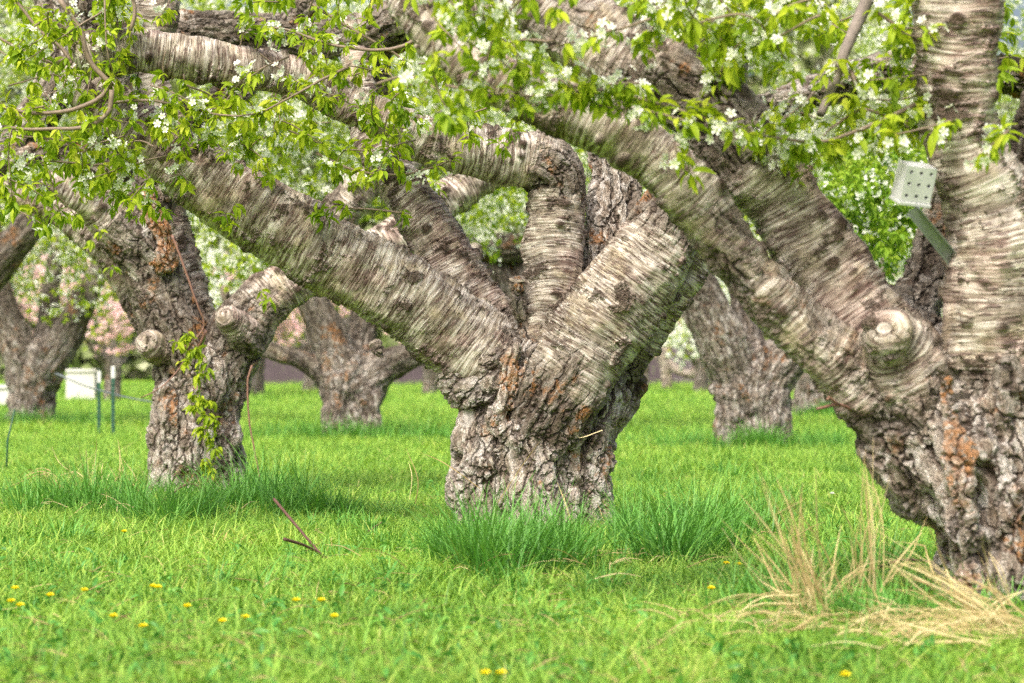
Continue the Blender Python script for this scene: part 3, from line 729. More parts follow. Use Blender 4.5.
# ================================================================== LEFT TREE
lt = Tree(197, 490, 17.7, 'cherry tree on the left with a rusty streak, sawn knobs and an arching right limb')
VL = 0.0125
A1 = lt.limb([[(196, 400, 33, 0, 1), (184, 350, 33, -.05, .8), (163, 305, 28, -.08, .6), (150, 268, 25, -.1, .7), (145, 232, 25, -.1, .9), (154, 203, 22, -.1, .7), (163, 176, 23, -.1, .6), (166, 145, 21, -.1, .4), (160, 110, 18, -.1, .3), (150, 70, 16, -.1, .3), (155, 20, 22, -.1, .4), (158, -20, 22, -.1, .4)]], VL)
A2 = lt.limb([[(150, 262, 26, -.1, 1), (120, 228, 23, -.18, .5), (92, 203, 19, -.25, .2), (66, 188, 15, -.3, .2), (56, 186, 13, -.32, .2)]], VL)
A3 = lt.limb([[(165, 325, 26, .1, .9), (125, 270, 19, .12, .3), (88, 232, 16, .14, .1), (50, 205, 14, .15), (10, 190, 12, .15)]], VL)
A4 = lt.limb([[(205, 395, 32, .02, 1), (230, 346, 31, 0, .8), (257, 308, 26, 0, .5), (294, 280, 23, .05, .25), (335, 264, 22, .1, .2), (385, 247, 21, .2), (430, 212, 19, .3), (475, 182, 17, .4), (520, 160, 15, .5), (560, 130, 12, .6)]], VL, label='limb arching over to the right behind the centre tree')
A5 = lt.limb([[(212, 350, 16, .3, .7), (200, 300, 12, .35, .3), (186, 255, 11, .4), (176, 215, 10, .45), (182, 170, 9, .5)]], VL)
lt.trunk([[(199, 520, 52, 0), (198, 490, 45, 0), (197, 450, 41, 0), (199, 410, 40, 0), (203, 375, 40, 0)],
          [(166, 262, 9, -.24, 1.5), (160, 235, 11, -.24, 1.6), (152, 205, 10, -.22, 1.5)], [(165, 515, 20, -.1), (168, 460, 20, -.12), (172, 400, 20, -.1)],
          [(222, 515, 16, -.1), (220, 450, 14, -.1), (226, 390, 17, 0), (238, 362, 18, 0)]],
         [A1, A4], VL, 0.06, 0.03, cl=0.35)
for pts, rc, cd in (([(175, 352, 17, -.1, .6), (158, 348, 15, -.18, .4), (151, 345, 14, -.24, .2)], 10, (-.5, -.85, .1)),
                    ([(246, 338, 18, -.1, .6), (236, 326, 15, -.2, .4), (229, 320, 12, -.26, .2)], 9.5, (-.35, -.9, .25)),
                    ([(62, 187, 14, -.3, .2), (54, 186, 12, -.33, .2)], 10, (-.6, -.8, 0))):
    stub(lt, pts, 0.009, rc, cd, rough=.3)
# the fore-limb standing at the top left, part of the same tree, behind the bent limb
A6 = lt.limb([[(125, 130, 24, -.2, .8), (108, 90, 24, -.3, 1), (98, 50, 22, -.4, .8), (92, 10, 22, -.45, .7), (88, -40, 22, -.5, .6)]], VL, base=None)
# extra high limbs behind
A7 = lt.limb([[(330, 235, 17, .6, .5), (348, 205, 18, .6, .4), (370, 183, 16, .6, .3), (410, 160, 13, .7, .2), (450, 120, 12, .8)]], VL, base=None)
A8 = lt.limb([[(40, 120, 14, .4, .8), (80, 60, 16, .4, .8), (160, 30, 16, .4, .6), (250, 28, 17, .4, .7), (330, 40, 18, .4, .6), (400, 18, 16, .4, .5), (470, 10, 15, .5, .4), (540, -20, 14, .6, .3)]], VL, base=None)

A9 = lt.limb([[(-40, 200, 14, .5, .8), (10, 150, 16, .5, .9), (50, 95, 17, .5, .9), (60, 40, 17, .5, 1), (45, -20, 16, .5, 1)]], VL, base=None)
A10 = lt.limb([[(165, 120, 14, .3, .9), (210, 110, 13, .35, .8), (262, 60, 13, .4, .7), (300, 10, 13, .4, .7), (320, -30, 12, .4, .6)]], VL, base=None)
A11 = lt.limb([[(400, 170, 10, .7, .7), (375, 60, 12, .7, .8), (400, 35, 14, .6, .8), (440, 5, 14, .6, .7)]], VL, base=None)
A12 = lt.limb([[(120, 170, 13, .2, .9), (60, 150, 11, .3, .7), (0, 160, 10, .3, .6), (-30, 165, 10, .3, .5)]], VL, base=None)
def shoot(tr, pts, r, mat='twig_red', **kw): return tr.twigpx(pts, r=r, leafy=False, mat=mat, **kw)
shoot(lt, [(172, 235, -.4), (184, 268, -.42), (196, 305, -.42), (203, 328, -.4), (190, 348, -.42), (178, 372, -.45), (158, 392, -.5), (140, 400, -.5)], (.007, .003), label='long reddish shoot hooked across the trunk')
shoot(lt, [(206, 330, -.38), (200, 345, -.36), (196, 350, -.3)], (.01, .008))
shoot(lt, [(252, 365, -.3), (247, 385, -.32), (250, 430, -.34), (258, 470, -.36), (263, 505, -.36)], (.006, .0035), label='thin bare shoot hanging down to the grass')
# leafy sprout climbing the trunk
sp_ = shoot(lt, [(205, 335, -.36), (198, 370, -.38), (205, 410, -.38), (212, 450, -.38), (213, 478, -.38)], (.004, .003), mat='stem')
for (x, y) in ((186, 333), (182, 345), (190, 352), (196, 350), (184, 358), (199, 372), (206, 368), (194, 392), (202, 398), (210, 400), (196, 408), (208, 415), (212, 422), (200, 432), (210, 436), (218, 448), (205, 462), (214, 470), (188, 340), (204, 426)):
    for _ in range(2):
        p = at(x + rng.normal() * 3, y + rng.normal() * 3, lt.D - .45); lt.put([p], [nrm([rng.normal() * .5, -1, -.2])], 0)

# ================================================================== foliage of the near trees (twigs seen in the picture, then fill)
for pts, r, sp, bl, dz in (
    ([(72, 63), (50, 62), (33, 55), (15, 46), (-5, 35)], (.011, .006), .1, .1, -.9),
    ([(112, 83), (106, 92), (97, 100), (67, 112), (33, 114), (0, 107), (-20, 100)], (.012, .007), .12, .2, -1.0),
    ([(112, 90), (111, 104), (106, 115), (83, 127), (33, 129), (0, 125), (-20, 122)], (.012, .006), .1, .2, -1.05),
    ([(72, 63), (60, 47), (40, 30), (17, 0), (10, -15)], (.009, .006), .13, .1, -.9),
    ([(145, 160), (117, 163), (87, 165), (50, 162), (20, 170)], (.007, .003), .08, .3, -.8),
    ([(113, 102), (150, 100), (187, 107), (227, 115), (262, 112)], (.008, .003), .08, .4, -.9),
    ([(479, -10), (456, 17), (423, 37), (389, 50), (339, 48), (293, 33), (270, 28)], (.011, .005), .13, .25, -1.1),
    ([(310, 3), (349, 27), (379, 43), (403, 57), (412, 75)], (.008, .005), .09, .3, -.6),
    ([(349, 67), (316, 83), (279, 103), (262, 112)], (.007, .004), .09, .3, -.9),
    ([(316, 153), (356, 170), (396, 173), (429, 167), (450, 160)], (.007, .004), .09, .3, -.7),
    ([(339, 208), (373, 210), (403, 214)], (.004, .005), .25, 0, -.35),
    ([(440, 60), (455, 90), (468, 110), (470, 130)], (.006, .003), .06, .4, -1.0),
    ([(130, 30), (135, 10), (128, -15)], (.01, .008), .3, .2, -.9),
    ([(60, 0), (80, 30), (90, 60), (112, 83)], (.012, .012), .2, .2, -1.0)):
    ct.twigpx([(p[0], p[1]) for p in pts], dz, r, sp, bl)
ct.fill(-20, -20, 140, 110, 30, (-1.1, -.3), .15)
ct.fill(-20, 110, 170, 235, 30, (-1.0, -.2), .3, attach=0.3)
ct.fill(130, 92, 270, 165, 20, (-1.0, -.2), .4, attach=0.3)
ct.fill(110, -20, 300, 25, 7, (-1.1, -.4), .15)
ct.fill(255, 100, 420, 178, 20, (-.9, -.3), .25, attach=0.3)
ct.fill(270, -10, 480, 80, 22, (-1.1, -.3), .35)
ct.fill(430, 60, 510, 150, 9, (-1.3, -.5), .5, attach=0.3)
ct.clumps([(330, 210), (345, 205), (316, 214), (325, 217)], -.4, 0)
ct.clumps([(225, 215), (235, 205), (228, 224), (150, 205), (265, 180)], -.5, 0)
for pts, r, sp, bl, dz in (
    ([(512, 78), (545, 84), (595, 90), (645, 100), (685, 112), (725, 124), (770, 137)], (.003, .006), .038, .55, -.45),
    ([(560, 78), (600, 104), (650, 112), (690, 122)], (.003, .004), .034, .5, -.5),
    ([(520, 95), (560, 96), (600, 88), (640, 86)], (.003, .004), .034, .6, -.5),
    ([(768, 137), (818, 143), (868, 130), (915, 107)], (.004, .007), .07, .6, -.3),
    ([(878, 13), (900, 28), (915, 47)], (.005, .006), .12, .4, -.2),
    ([(675, 145), (680, 165), (690, 172)], (.004, .003), .06, .9, -.45),
    ([(915, 130), (890, 120), (860, 110), (830, 130), (812, 150)], (.006, .003), .07, .8, -.2),
    ([(1010, 130), (996, 142), (984, 150)], (.005, .003), .04, .9, -.75),
    ([(715, 60), (690, 30), (660, 10), (640, -15)], (.008, .004), .06, .5, -.3)):
    rt.twigpx(pts, dz, r, sp, bl)
rt.fill(640, -15, 790, 30, 13, (-.7, .3), .65)
rt.fill(740, -10, 915, 75, 22, (-.6, .4), .6)
rt.fill(770, 75, 915, 165, 14, (-.4, .4), .8)
rt.fill(440, -10, 560, 50, 8, (-.9, -.4), .6)
rt.fill(440, 60, 540, 130, 8, (-.7, -.3), .5, attach=.2)
rt.fill(1000, -10, 1060, 90, 8, (.2, .6), .1)
rt.fill(700, 20, 770, 60, 5, (-.6, -.4), .8)
lt.fill(-30, 60, 200, 230, 26, (-.4, .8), .5)
lt.fill(180, 100, 480, 200, 40, (0, 1.2), .5)
lt.clumps([(205, 90), (225, 98), (75, 215), (90, 240), (100, 232), (112, 268), (205, 210), (262, 292), (268, 300)], -.5, .1)
ct.finish(fl=(.015, .019), fper=(4, 8), frad=.045); rt.finish(fl=(.0145, .018), fper=(4, 8), frad=.045); lt.finish(fl=(.017, .021), fper=(5, 8), frad=.05)

# ================================================================== BACKGROUND TREES
def crown(t, blobs, n, bl, leaf='leaf', petal='petal', size=(.05, .085), per=(5, 7), fl=(.016, .022), fper=(4, 7)):
    """blobs: (x px, y px, rx px, ry px, depth offset, depth radius) ; leaf clusters on uneven clumps through their volume"""
    w = np.array([b[2] * b[3] for b in blobs], float); w /= w.sum()
    for bi, b in enumerate(blobs):
        k = max(4, int(n * w[bi] / 7))
        for _ in range(k):
            u = nrm(rng.normal(size=3)) * rng.random() ** 0.4
            d = t.D + b[4] + u[1] * b[5]
            c = at(b[0] + u[0] * b[2], b[1] + u[2] * b[3], d)
            for _ in range(7):
                if bl > .5 and rng.random() < .3: t.BC.append(c + rng.normal(size=3) * .16)
                p = c + rng.normal(size=3) * np.array([.13, .13, .10]) * (t.D / 30) ** 0.4
                if p[2] < 0.85: continue
                t.C.append(p); t.A.append(nrm(p - c + [0, -.05, .02]))
                if rng.random() < bl * .6: t.BC.append(p + rng.normal(size=3) * .03)
    t.finish(leaf, size, per, fl, LEAF_LO, FLOWER_LO, petal, fper, frad=.05)
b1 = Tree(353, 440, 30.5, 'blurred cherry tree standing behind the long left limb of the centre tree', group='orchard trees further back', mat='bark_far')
VB = 0.026
i1 = b1.limb([[(345, 385, 20, 0, 1), (325, 372, 14, 0, .8), (297, 358, 10, 0, .6), (268, 350, 9, 0, .5), (240, 330, 8, 0, .4), (225, 290, 6, 0, .3)]], VB)
i2 = b1.limb([[(345, 385, 22, 0, 1), (333, 345, 19, 0, .9), (318, 312, 16, 0, .7), (305, 280, 14, 0, .5), (290, 245, 12, 0, .4), (260, 190, 9, 0)]], VB)
i3 = b1.limb([[(360, 385, 24, 0, 1), (382, 368, 18, 0, .9), (404, 358, 14, 0, .7), (430, 345, 12, 0, .6), (460, 300, 10, 0, .5), (475, 250, 8, 0)]], VB)
i4 = b1.limb([[(355, 380, 20, .2, 1), (362, 330, 15, .3, .8), (375, 290, 13, .3, .5), (395, 240, 10, .3)]], VB)
b1.trunk([[(353, 460, 31, 0), (353, 440, 27, 0), (352, 415, 24, 0), (350, 390, 24, 0), (350, 375, 22, 0)], [(335, 450, 12, -.15), (335, 400, 11, -.15)], [(370, 450, 12, -.15), (371, 400, 11, -.15)]], [i1, i2, i3, i4], VB, .1, .04, cl=.35)
crown(b1, [(280, 10, 150, 50, 0, 1.5), (400, 130, 90, 90, 1, 1.5), (230, 245, 60, 70, 0, 1.2), (300, 190, 80, 50, .5, 1.2), (340, 90, 130, 90, .5, 1.5), (450, 215, 60, 45, .5, 1), (480, 150, 70, 60, .5, 1), (240, 120, 80, 80, .5, 1.2)], 3500, 1.0)
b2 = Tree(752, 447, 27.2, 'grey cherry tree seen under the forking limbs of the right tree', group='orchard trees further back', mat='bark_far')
VB = 0.022
i1 = b2.limb([[(740, 385, 24, 0, 1), (724, 345, 25, -.1, 1), (708, 312, 23, -.15, .9), (694, 280, 20, -.2, .8), (682, 245, 20, -.2, .7), (665, 190, 16, -.2, .5), (640, 120, 12, -.2)]], VB)
i2 = b2.limb([[(762, 390, 26, 0, 1), (780, 362, 24, 0, .9), (803, 347, 20, 0, .8), (835, 325, 17, 0, .6), (870, 280, 14, 0, .4), (890, 220, 10, 0)]], VB)
i3 = b2.limb([[(750, 385, 24, .1, 1), (746, 335, 16, .15, .9), (740, 290, 11, .2, .7), (722, 255, 13, .2, .5), (715, 200, 10, .2)]], VB)
b2.trunk([[(752, 470, 37, 0), (752, 448, 31, 0), (751, 420, 28, 0), (751, 390, 27, 0), (751, 370, 24, 0)], [(728, 460, 14, -.15), (727, 400, 13, -.15)], [(774, 460, 14, -.15), (775, 400, 13, -.15)]], [i1, i2, i3], VB, .1, .04, cl=.35)
crown(b2, [(872, 215, 50, 55, -6, .9), (880, 180, 55, 40, -5, 1.0), (845, 240, 30, 30, -6, .6)], 1000, .45, leaf='leaf_green', size=(.055, .085), per=(7, 9))
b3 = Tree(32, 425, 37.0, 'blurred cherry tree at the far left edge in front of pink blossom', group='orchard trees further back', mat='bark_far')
VB = 0.032
i1 = b3.limb([[(28, 370, 20, 0, 1), (12, 335, 18, 0, .9), (0, 300, 15, 0, .7), (-12, 260, 13, 0, .5), (-10, 215, 11, 0)]], VB)
i2 = b3.limb([[(38, 372, 22, 0, 1), (60, 345, 18, 0, .9), (75, 318, 14, 0, .8), (92, 285, 11, 0, .5), (108, 250, 8, 0), (125, 215, 6, 0)]], VB)
i3 = b3.limb([[(35, 370, 16, .2, 1), (48, 330, 12, .3, .8), (50, 290, 9, .4, .5), (60, 240, 7, .4)]], VB)
i4 = b3.limb([[(-30, 300, 16, -1.5, .8), (0, 262, 17, -1.6, .8), (25, 232, 16, -1.7, .7), (48, 200, 14, -1.8, .6), (70, 150, 12, -1.8, .5)]], VB, base=None)
b3.trunk([[(32, 445, 31, 0), (32, 425, 26, 0), (32, 400, 23, 0), (34, 375, 24, 0), (34, 360, 20, 0)]], [i1, i2, i3], VB, .1, .05, cl=.35)
crown(b3, [(60, 30, 150, 60, 0, 1.5), (60, 270, 55, 45, 0, 1.4), (30, 215, 80, 50, .5, 1.4), (120, 235, 45, 45, .5, 1.2), (60, 140, 120, 80, 1, 1.5), (150, 200, 60, 60, 1, 1.3)], 3300, 1.0)
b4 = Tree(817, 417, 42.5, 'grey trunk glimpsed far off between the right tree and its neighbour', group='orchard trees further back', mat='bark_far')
i1 = b4.limb([[(817, 385, 14, 0, 1), (800, 350, 11, 0, .8), (785, 310, 9, 0, .5), (770, 250, 7, 0)]], .035)
i2 = b4.limb([[(820, 385, 14, 0, 1), (840, 345, 12, 0, .8), (865, 300, 9, 0, .5), (890, 240, 7, 0)]], .035)
b4.trunk([[(817, 435, 27, 0), (817, 415, 23, 0), (818, 390, 21, 0), (820, 372, 18, 0)]], [i1, i2], .035, .1, .05, cl=.35)
crown(b4, [(880, 30, 130, 60, 0, 2), (1030, 40, 90, 60, 0, 2), (1010, 120, 80, 90, 0, 2), (800, 230, 100, 70, 0, 1.5), (900, 240, 80, 60, 0, 1.5), (840, 140, 120, 80, 0, 2), (700, 200, 70, 50, 0, 1.5)], 3100, 1.0)
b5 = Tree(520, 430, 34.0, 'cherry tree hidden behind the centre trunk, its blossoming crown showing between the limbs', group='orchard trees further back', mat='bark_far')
i1 = b5.limb([[(518, 330, 22, 0, 1), (500, 275, 15, 0, .8), (478, 250, 13, 0, .7), (440, 235, 11, 0, .5), (400, 200, 8, 0)]], .03)
i2 = b5.limb([[(522, 330, 20, 0, 1), (530, 265, 15, 0, .8), (545, 245, 13, 0, .7), (590, 220, 11, 0, .5), (630, 180, 8, 0)]], .03)
i3 = b5.limb([[(462, 244, 11, -.1, .8), (495, 248, 14, -.1, .8), (530, 246, 14, -.1, .7), (560, 240, 11, 0, .6)]], .03, base=None)
b5.trunk([[(520, 450, 34, 0), (520, 420, 28, 0), (519, 370, 25, 0), (519, 330, 22, 0)]], [i1, i2], .03, .1, .05, cl=.35)
crown(b5, [(520, 20, 130, 50, 0, 1.5), (680, 30, 120, 50, 0, 1.5), (480, 205, 55, 32, -.3, .7), (420, 260, 40, 40, .5, 1), (520, 130, 120, 90, .5, 1.5), (620, 200, 70, 60, .5, 1.2), (640, 90, 110, 90, 1, 1.5)], 3500, 1.0)

def far_tree(x, ybase, hpx, wpx, pink, label, n=420, seed=0):
    D = F * H / (ybase - HZ)
    t = Tree(x, ybase, D, label, group='pink and white blossoming trees far off' , mat='bark_far')
    k = D / 60.0; r = 9 / k ** .2
    mb = MB(); top = ybase - hpx * .55
    b = px([(x, ybase + 6, r, 0), (x + 2, (ybase + top) / 2, r * .8, 0), (x - 1, top, r * .5, 0)], D, 1)
    br = [b]
    for s_ in (-1, 1, -.5, .6):
        br.append(px([(x, ybase - hpx * .22, r * .6, 0), (x + s_ * wpx * .2, ybase - hpx * .4, r * .4, s_ * .4), (x + s_ * wpx * .38, ybase - hpx * .62, r * .25, s_ * .8)], D, 1))
    wood('trunk', br, .05, t.mat, t.o, .05, .03, 0)
    blobs = [(x + rng.normal() * wpx * .22, ybase - hpx * rng.uniform(.45, .85), wpx * .28, hpx * .2, rng.normal() * .8, 1.2) for _ in range(6)]
    crown(t, blobs, n, .9, 'leaf', 'petal_pink' if pink else 'petal', (.08, .12), (2, 4), (.045, .065), (5, 8))
for a in ((112, 402, 150, 120, True, 'pink blossoming tree beyond the two green posts'),
          (45, 396, 150, 130, True, 'pink blossoming tree behind the white box at far left'),
          (180, 398, 160, 120, False, 'pale blossoming tree behind the left cherry trunk'),
          (255, 397, 150, 110, True, 'pink blossoming tree right of the left cherry tree'),
          (310, 394, 130, 110, True, 'rose blossoming tree behind the trunk with spreading limbs'),
          (430, 396, 150, 110, True, 'pink blossoming tree left of the centre trunk'),
          (560, 397, 160, 120, False, 'white blossoming tree hidden behind the centre trunk'),
          (640, 392, 120, 90, True, 'pink blossoming tree right of the centre trunk'),
          (700, 394, 130, 90, False, 'pale blossoming tree behind the grey trunk under the fork'),
          (860, 396, 160, 130, False, 'white blossoming tree far behind the right tree'),
          (960, 396, 160, 130, False, 'white blossoming tree hidden behind the nearest trunk')):
    far_tree(*a)
# small bare pale tree with a fallen bough, near the fence
ft = Tree(668, 386, 82.0, 'small pale bare tree with a drooping bough before the dark fence', mat='bark')
wood('trunk', [px([(667, 388, 5.5, 0), (666, 372, 5, 0), (664, 358, 5, 0), (670, 345, 4, 0), (684, 332, 3, 0), (694, 318, 2.5, 0)], 82, .4),
               px([(664, 358, 4, 0), (656, 340, 3.5, 0), (650, 322, 3, 0)], 82, .4),
               px([(667, 362, 4, 0), (678, 370, 4.2, -.2), (690, 374, 4.6, -.4), (697, 370, 4.5, -.5)], 82, .4)], .045, M['bark'], ft.o, .05, .02, 0)
# far-off wood closing the horizon
def far_wood():
    K = 70000; X = rng.uniform(-60, 60, K); Y = rng.uniform(128, 150, K)
    top = 16 + 2.6 * np.sin(X * .21) + 1.8 * np.sin(X * .53 + 1) + .9 * np.sin(X * 1.3)
    Z = rng.random(K) ** .8 * top
    C = np.stack([X, Y, Z], 1); A = nrm(rng.normal(size=(K, 3)))
    d = nrm(rng.normal(size=(K, 3))); Xa, Ya, Za = axes_from(d, nrm(rng.normal(size=(K, 3))))
    V, Fc = stamp(LEAF_LO[0] * [1, 1.8, 1], LEAF_LO[1], Xa, Ya, Za, C, rng.uniform(.5, 1.0, K))
    o = mesh_obj('far_woodland', V, Fc, M['wood_leaf'], None, True, {'rv': np.repeat(rng.random(K), len(LEAF_LO[0]))})
    tag(o, 'far-off wood of pale spring trees behind the fence', 'woodland', kind='stuff')
far_wood()

# ================================================================== far fence, shed, boxes, posts
fe = empty('wooden_fence', (0, 96, 0), 'long dark board fence closing the far side of the orchard', 'fence')
mb = MB(); x = -8.4
while x < 16.0:
    w = .14; box(mb, (x, 95.96 + .01 * rng.random(), .03), (x + w - .012, 96.0, 1.16 + .02 * rng.random())); x += w
mb.build('board_panel', M['fence'], fe, False)
mb = MB()
for z in (.3, .95): box(mb, (-8.4, 96.0, z), (16, 96.05, z + .09))
mb.build('rail', M['fence'], fe, False)
for i in range(10):
    mb = MB(); xx = -8.3 + i * 2.46; box(mb, (xx, 96.05, 0), (xx + .11, 96.16, 1.22)); mb.build('post', M['fence'], fe, False)
sh = empty('garden_shed', (6.0, 112, 0), 'white shed peeping over the dark fence under a grey roof', 'shed')
mb = MB(); box(mb, (5.3, 110.5, 0), (7.6, 113, 1.9)); mb.build('wall', M['shed'], sh, False)
mb = MB(); mb.add([[5.1, 110.3, 1.9], [7.8, 110.3, 1.9], [7.8, 113.2, 1.9], [5.1, 113.2, 1.9], [5.1, 111.75, 2.5], [7.8, 111.75, 2.5]], [[0, 1, 5, 4], [2, 3, 4, 5], [0, 3, 2, 1]], [[0, 4, 3], [1, 2, 5]]); mb.build('roof', M['roof'], sh, False)
mb = MB(); box(mb, (6.1, 110.46, .9), (6.8, 110.5, 1.5)); mb.build('window', M['hole'], sh, False)
for (x0, x1, yb, yt, lab) in ((66, 95, 402, 369, 'white wooden box on the grass left of the green posts'), (-22, 9, 408, 385, 'white wooden box cut by the left picture edge')):
    D = F * H / (yb - HZ); p0 = at(x0, yb, D); p1 = at(x1, yt, D); w = p1[0] - p0[0]; h = p1[2]
    e = empty('wooden_box', ((p0[0] + p1[0]) / 2, D, 0), lab, 'box', 'white boxes on the far grass')
    mb = MB(); box(mb, (p0[0], D - .02, 0.05), (p1[0], D + .45, h - .06)); o = mb.build('box_body', M['shed'], e, False); bevel(o, .01)
    mb = MB(); box(mb, (p0[0] - .03, D - .05, h - .06), (p1[0] + .03, D + .48, h)); o = mb.build('lid', M['shed'], e, False); bevel(o, .01)
    mb = MB(); box(mb, (p0[0] + .03, D + .03, -.02), (p0[0] + .09, D + .4, .05)); box(mb, (p1[0] - .09, D + .03, -.02), (p1[0] - .03, D + .4, .05)); mb.build('base_rail', M['fence'], e, False)
def post(x, ytop, ybase, D, lab):
    b = at(x, ybase, D); b[2] = 0; zt = at(x, ytop, D)[2]
    e = empty('metal_post', b, lab, 'post', 'green metal posts in the grass')
    # T-section: flange and web, with studs
    mb = MB(); w = .017; box(mb, (b[0] - w, b[1] - .004, -.1), (b[0] + w, b[1] + .004, zt - .12)); box(mb, (b[0] - .004, b[1] + .004, -.1), (b[0] + .004, b[1] + .045, zt - .12))
    z = .1
    while z < zt - .16: box(mb, (b[0] - .008, b[1] - .012, z), (b[0] + .008, b[1] - .004, z + .02)); z += .06
    mb.build('shaft', M['post_green'], e, False)
    mb = MB(); box(mb, (b[0] - w - .003, b[1] - .007, zt - .12), (b[0] + w + .003, b[1] + .048, zt)); mb.build('white_cap', M['white'], e, False)
    return np.array([b[0], b[1], zt])
post(99, 371, 433, 32.5, 'left of two green metal posts with white tops, slightly shorter')
post(113, 366, 438, 31.0, 'right of two green metal posts with white tops, taller and closer')
mb = MB(); P = spline([at(55, 373, 33), at(80, 384, 32.8), at(99, 390, 32.4), at(130, 398, 32), at(165, 404, 31.5)], .05)[:, :3]; tube(mb, P, .008, 6)
o = mb.build('wire', M['wire']); tag(o, 'slack grey-blue wire running past the green posts', 'wire')
b = ground_at(6, 470); mb = MB(); tube(mb, np.array([[b[0], b[1], -.1], [b[0] + .01, b[1], .2], [b[0] + .06, b[1], .42]]), [.008, .007, .004], 8)
o = mb.build('stake', M['post_green']); tag(o, 'thin dark stake standing in the grass at the left edge', 'stake')

# ================================================================== white vented box on its metal arm
def device():
    D = 9.32
    root = empty('vented_box', at(920, 200, D), 'small white box with rows of round holes hung beside the upright limb', 'sensor box', None)
    X = nrm([1, .35, -.10]); Z = nrm([.08, -.30, 1.0]); Z = nrm(Z - X * (X @ Z)); Y = np.cross(Z, X)
    Mx = np.stack([X, Y, Z]); c = at(919, 185, D)
    w, h, dp = .098, .108, .07
    V = []; Q = []; T = []; n = 0
    mb = MB(); k = 16
    cells = [(i, j) for i in range(3) for j in range(3)]; cw, ch = w / 3, h / 3
    holes = MB()
    for i, j in cells:
        cx = -w / 2 + cw * (i + .5); cz = -h / 2 + ch * (j + .5); r = .0058 if not (j == 2 and i == 1) else .0058
        sq = []; ci = []; ib = []
        for a in range(k):
            th = 2 * math.pi * (a + .5) / k; s_ = max(abs(math.cos(th)), abs(math.sin(th)))
            sq.append([cx + math.cos(th) / s_ * cw / 2, 0, cz + math.sin(th) / s_ * ch / 2])
            ci.append([cx + math.cos(th) * r, 0, cz + math.sin(th) * r]); ib.append([cx + math.cos(th) * r, .02, cz + math.sin(th) * r])
        co = [[cx + a * cw / 2, 0, cz + b_ * ch / 2] for a, b_ in ((1, 1), (-1, 1), (-1, -1), (1, -1))]
        vv = np.array(sq + ci + ib + co)
        q = [[a, (a + 1) % k, k + (a + 1) % k, k + a] for a in range(k)] + [[k + a, k + (a + 1) % k, 2 * k + (a + 1) % k, 2 * k + a] for a in range(k)]
        t = [[1, 48, 2], [5, 49, 6], [9, 50, 10], [13, 51, 14]]
        mb.add(vv @ Mx + c, q, t)
        holes.add(np.array([[cx - .009, .021, cz - .009], [cx + .009, .021, cz - .009], [cx + .009, .021, cz + .009], [cx - .009, .021, cz + .009]]) @ Mx + c, [[0, 1, 2, 3]])
    # sides, back
    a0, a1, b0, b1_ = -w / 2, w / 2, -h / 2, h / 2
    mb.add(np.array([[a0, 0, b0], [a1, 0, b0], [a1, 0, b1_], [a0, 0, b1_], [a0, dp, b0], [a1, dp, b0], [a1, dp, b1_], [a0, dp, b1_]]) @ Mx + c,
           [[0, 4, 5, 1], [1, 5, 6, 2], [2, 6, 7, 3], [3, 7, 4, 0], [4, 7, 6, 5]])
    body = mb.build('housing', M['white'], root, False)
    holes.build('hole_lining', M['hole'], root, False)
    # projecting lower lip
    mb = MB(); box(mb, (a0 - .003, -.006, b0 - .012), (a1 + .003, dp + .003, b0 - .001), Mx, c); o = mb.build('lower_lip', M['white'], root, False); bevel(o, .002)
    # channel arm running down and right to the limb
    p0 = at(914, 212, D + .02); p1 = at(950, 256, D + .10); L = np.linalg.norm(p1 - p0)
    Xa = nrm(p1 - p0); Ya = nrm(np.cross([0.15, 1, 0], Xa)); Za = np.cross(Xa, Ya); Ma = np.stack([Xa, Ya, Za])
    mb = MB(); q = .02
    box(mb, (-.01, -q, 0), (L, q, .003), Ma, p0); box(mb, (-.01, -q, -.026), (L, -q + .003, -.0002), Ma, p0); box(mb, (-.01, q - .003, -.026), (L, q, -.0002), Ma, p0)
    o = mb.build('channel_arm', M['metal'], root, False)
    mb = MB(); box(mb, (L - .05, -q - .002, .0035), (L + .03, q + .002, .007), Ma, p0); mb.build('mounting_plate', M['metal'], root, False)
device()

# ================================================================== tall grass, straw, twigs on the ground, flowers
def ring_patch(cx, cy, rx, ry, n, hole=0.0):
    th = rng.uniform(0, 2 * np.pi, n); r = np.minimum(np.abs(rng.normal(size=n)) * .75, 2.2)
    return np.stack([cx + rx * r * np.cos(th), cy + ry * r * np.sin(th), np.full(n, -.02)], 1)
def clumpy(P, n_t, spread, h):
    """gather blades into tufts; returns base points, heights, azimuths (outwards from tuft centre)"""
    K = len(P); c = P[rng.integers(0, K, n_t)]; I = rng.integers(0, n_t, K)
    off = rng.normal(size=(K, 2)) * spread; B = c[I].copy(); B[:, :2] += off
    hh = rng.uniform(h[0], h[1], K) * rng.uniform(.6, 1.1, n_t)[I]
    return B, hh, np.arctan2(off[:, 1], off[:, 0]) + rng.normal(size=K) * .5
def tall(name, patches, label, h=(.15, .46), dens=1):
    Bs, Hs, As = [], [], []
    for (cx, cy, rx, ry, n, sc_) in patches:
        B, hh, az = clumpy(ring_patch(cx, cy, rx, ry, int(n * dens)), max(3, int(n / 28)), .035, h); Bs.append(B); Hs.append(hh * sc_); As.append(az)
    B = np.vstack(Bs); hh = np.concatenate(Hs); az = np.concatenate(As); K = len(B)
    rv = np.clip(rng.normal(.42, .2, K), 0, .95); rv[rng.random(K) < .03] = 1
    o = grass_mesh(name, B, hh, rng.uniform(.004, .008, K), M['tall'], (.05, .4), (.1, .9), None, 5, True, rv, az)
    tag(o, label, 'tall grass', kind='stuff')
def gp(x, y): return ground_at(x, y)
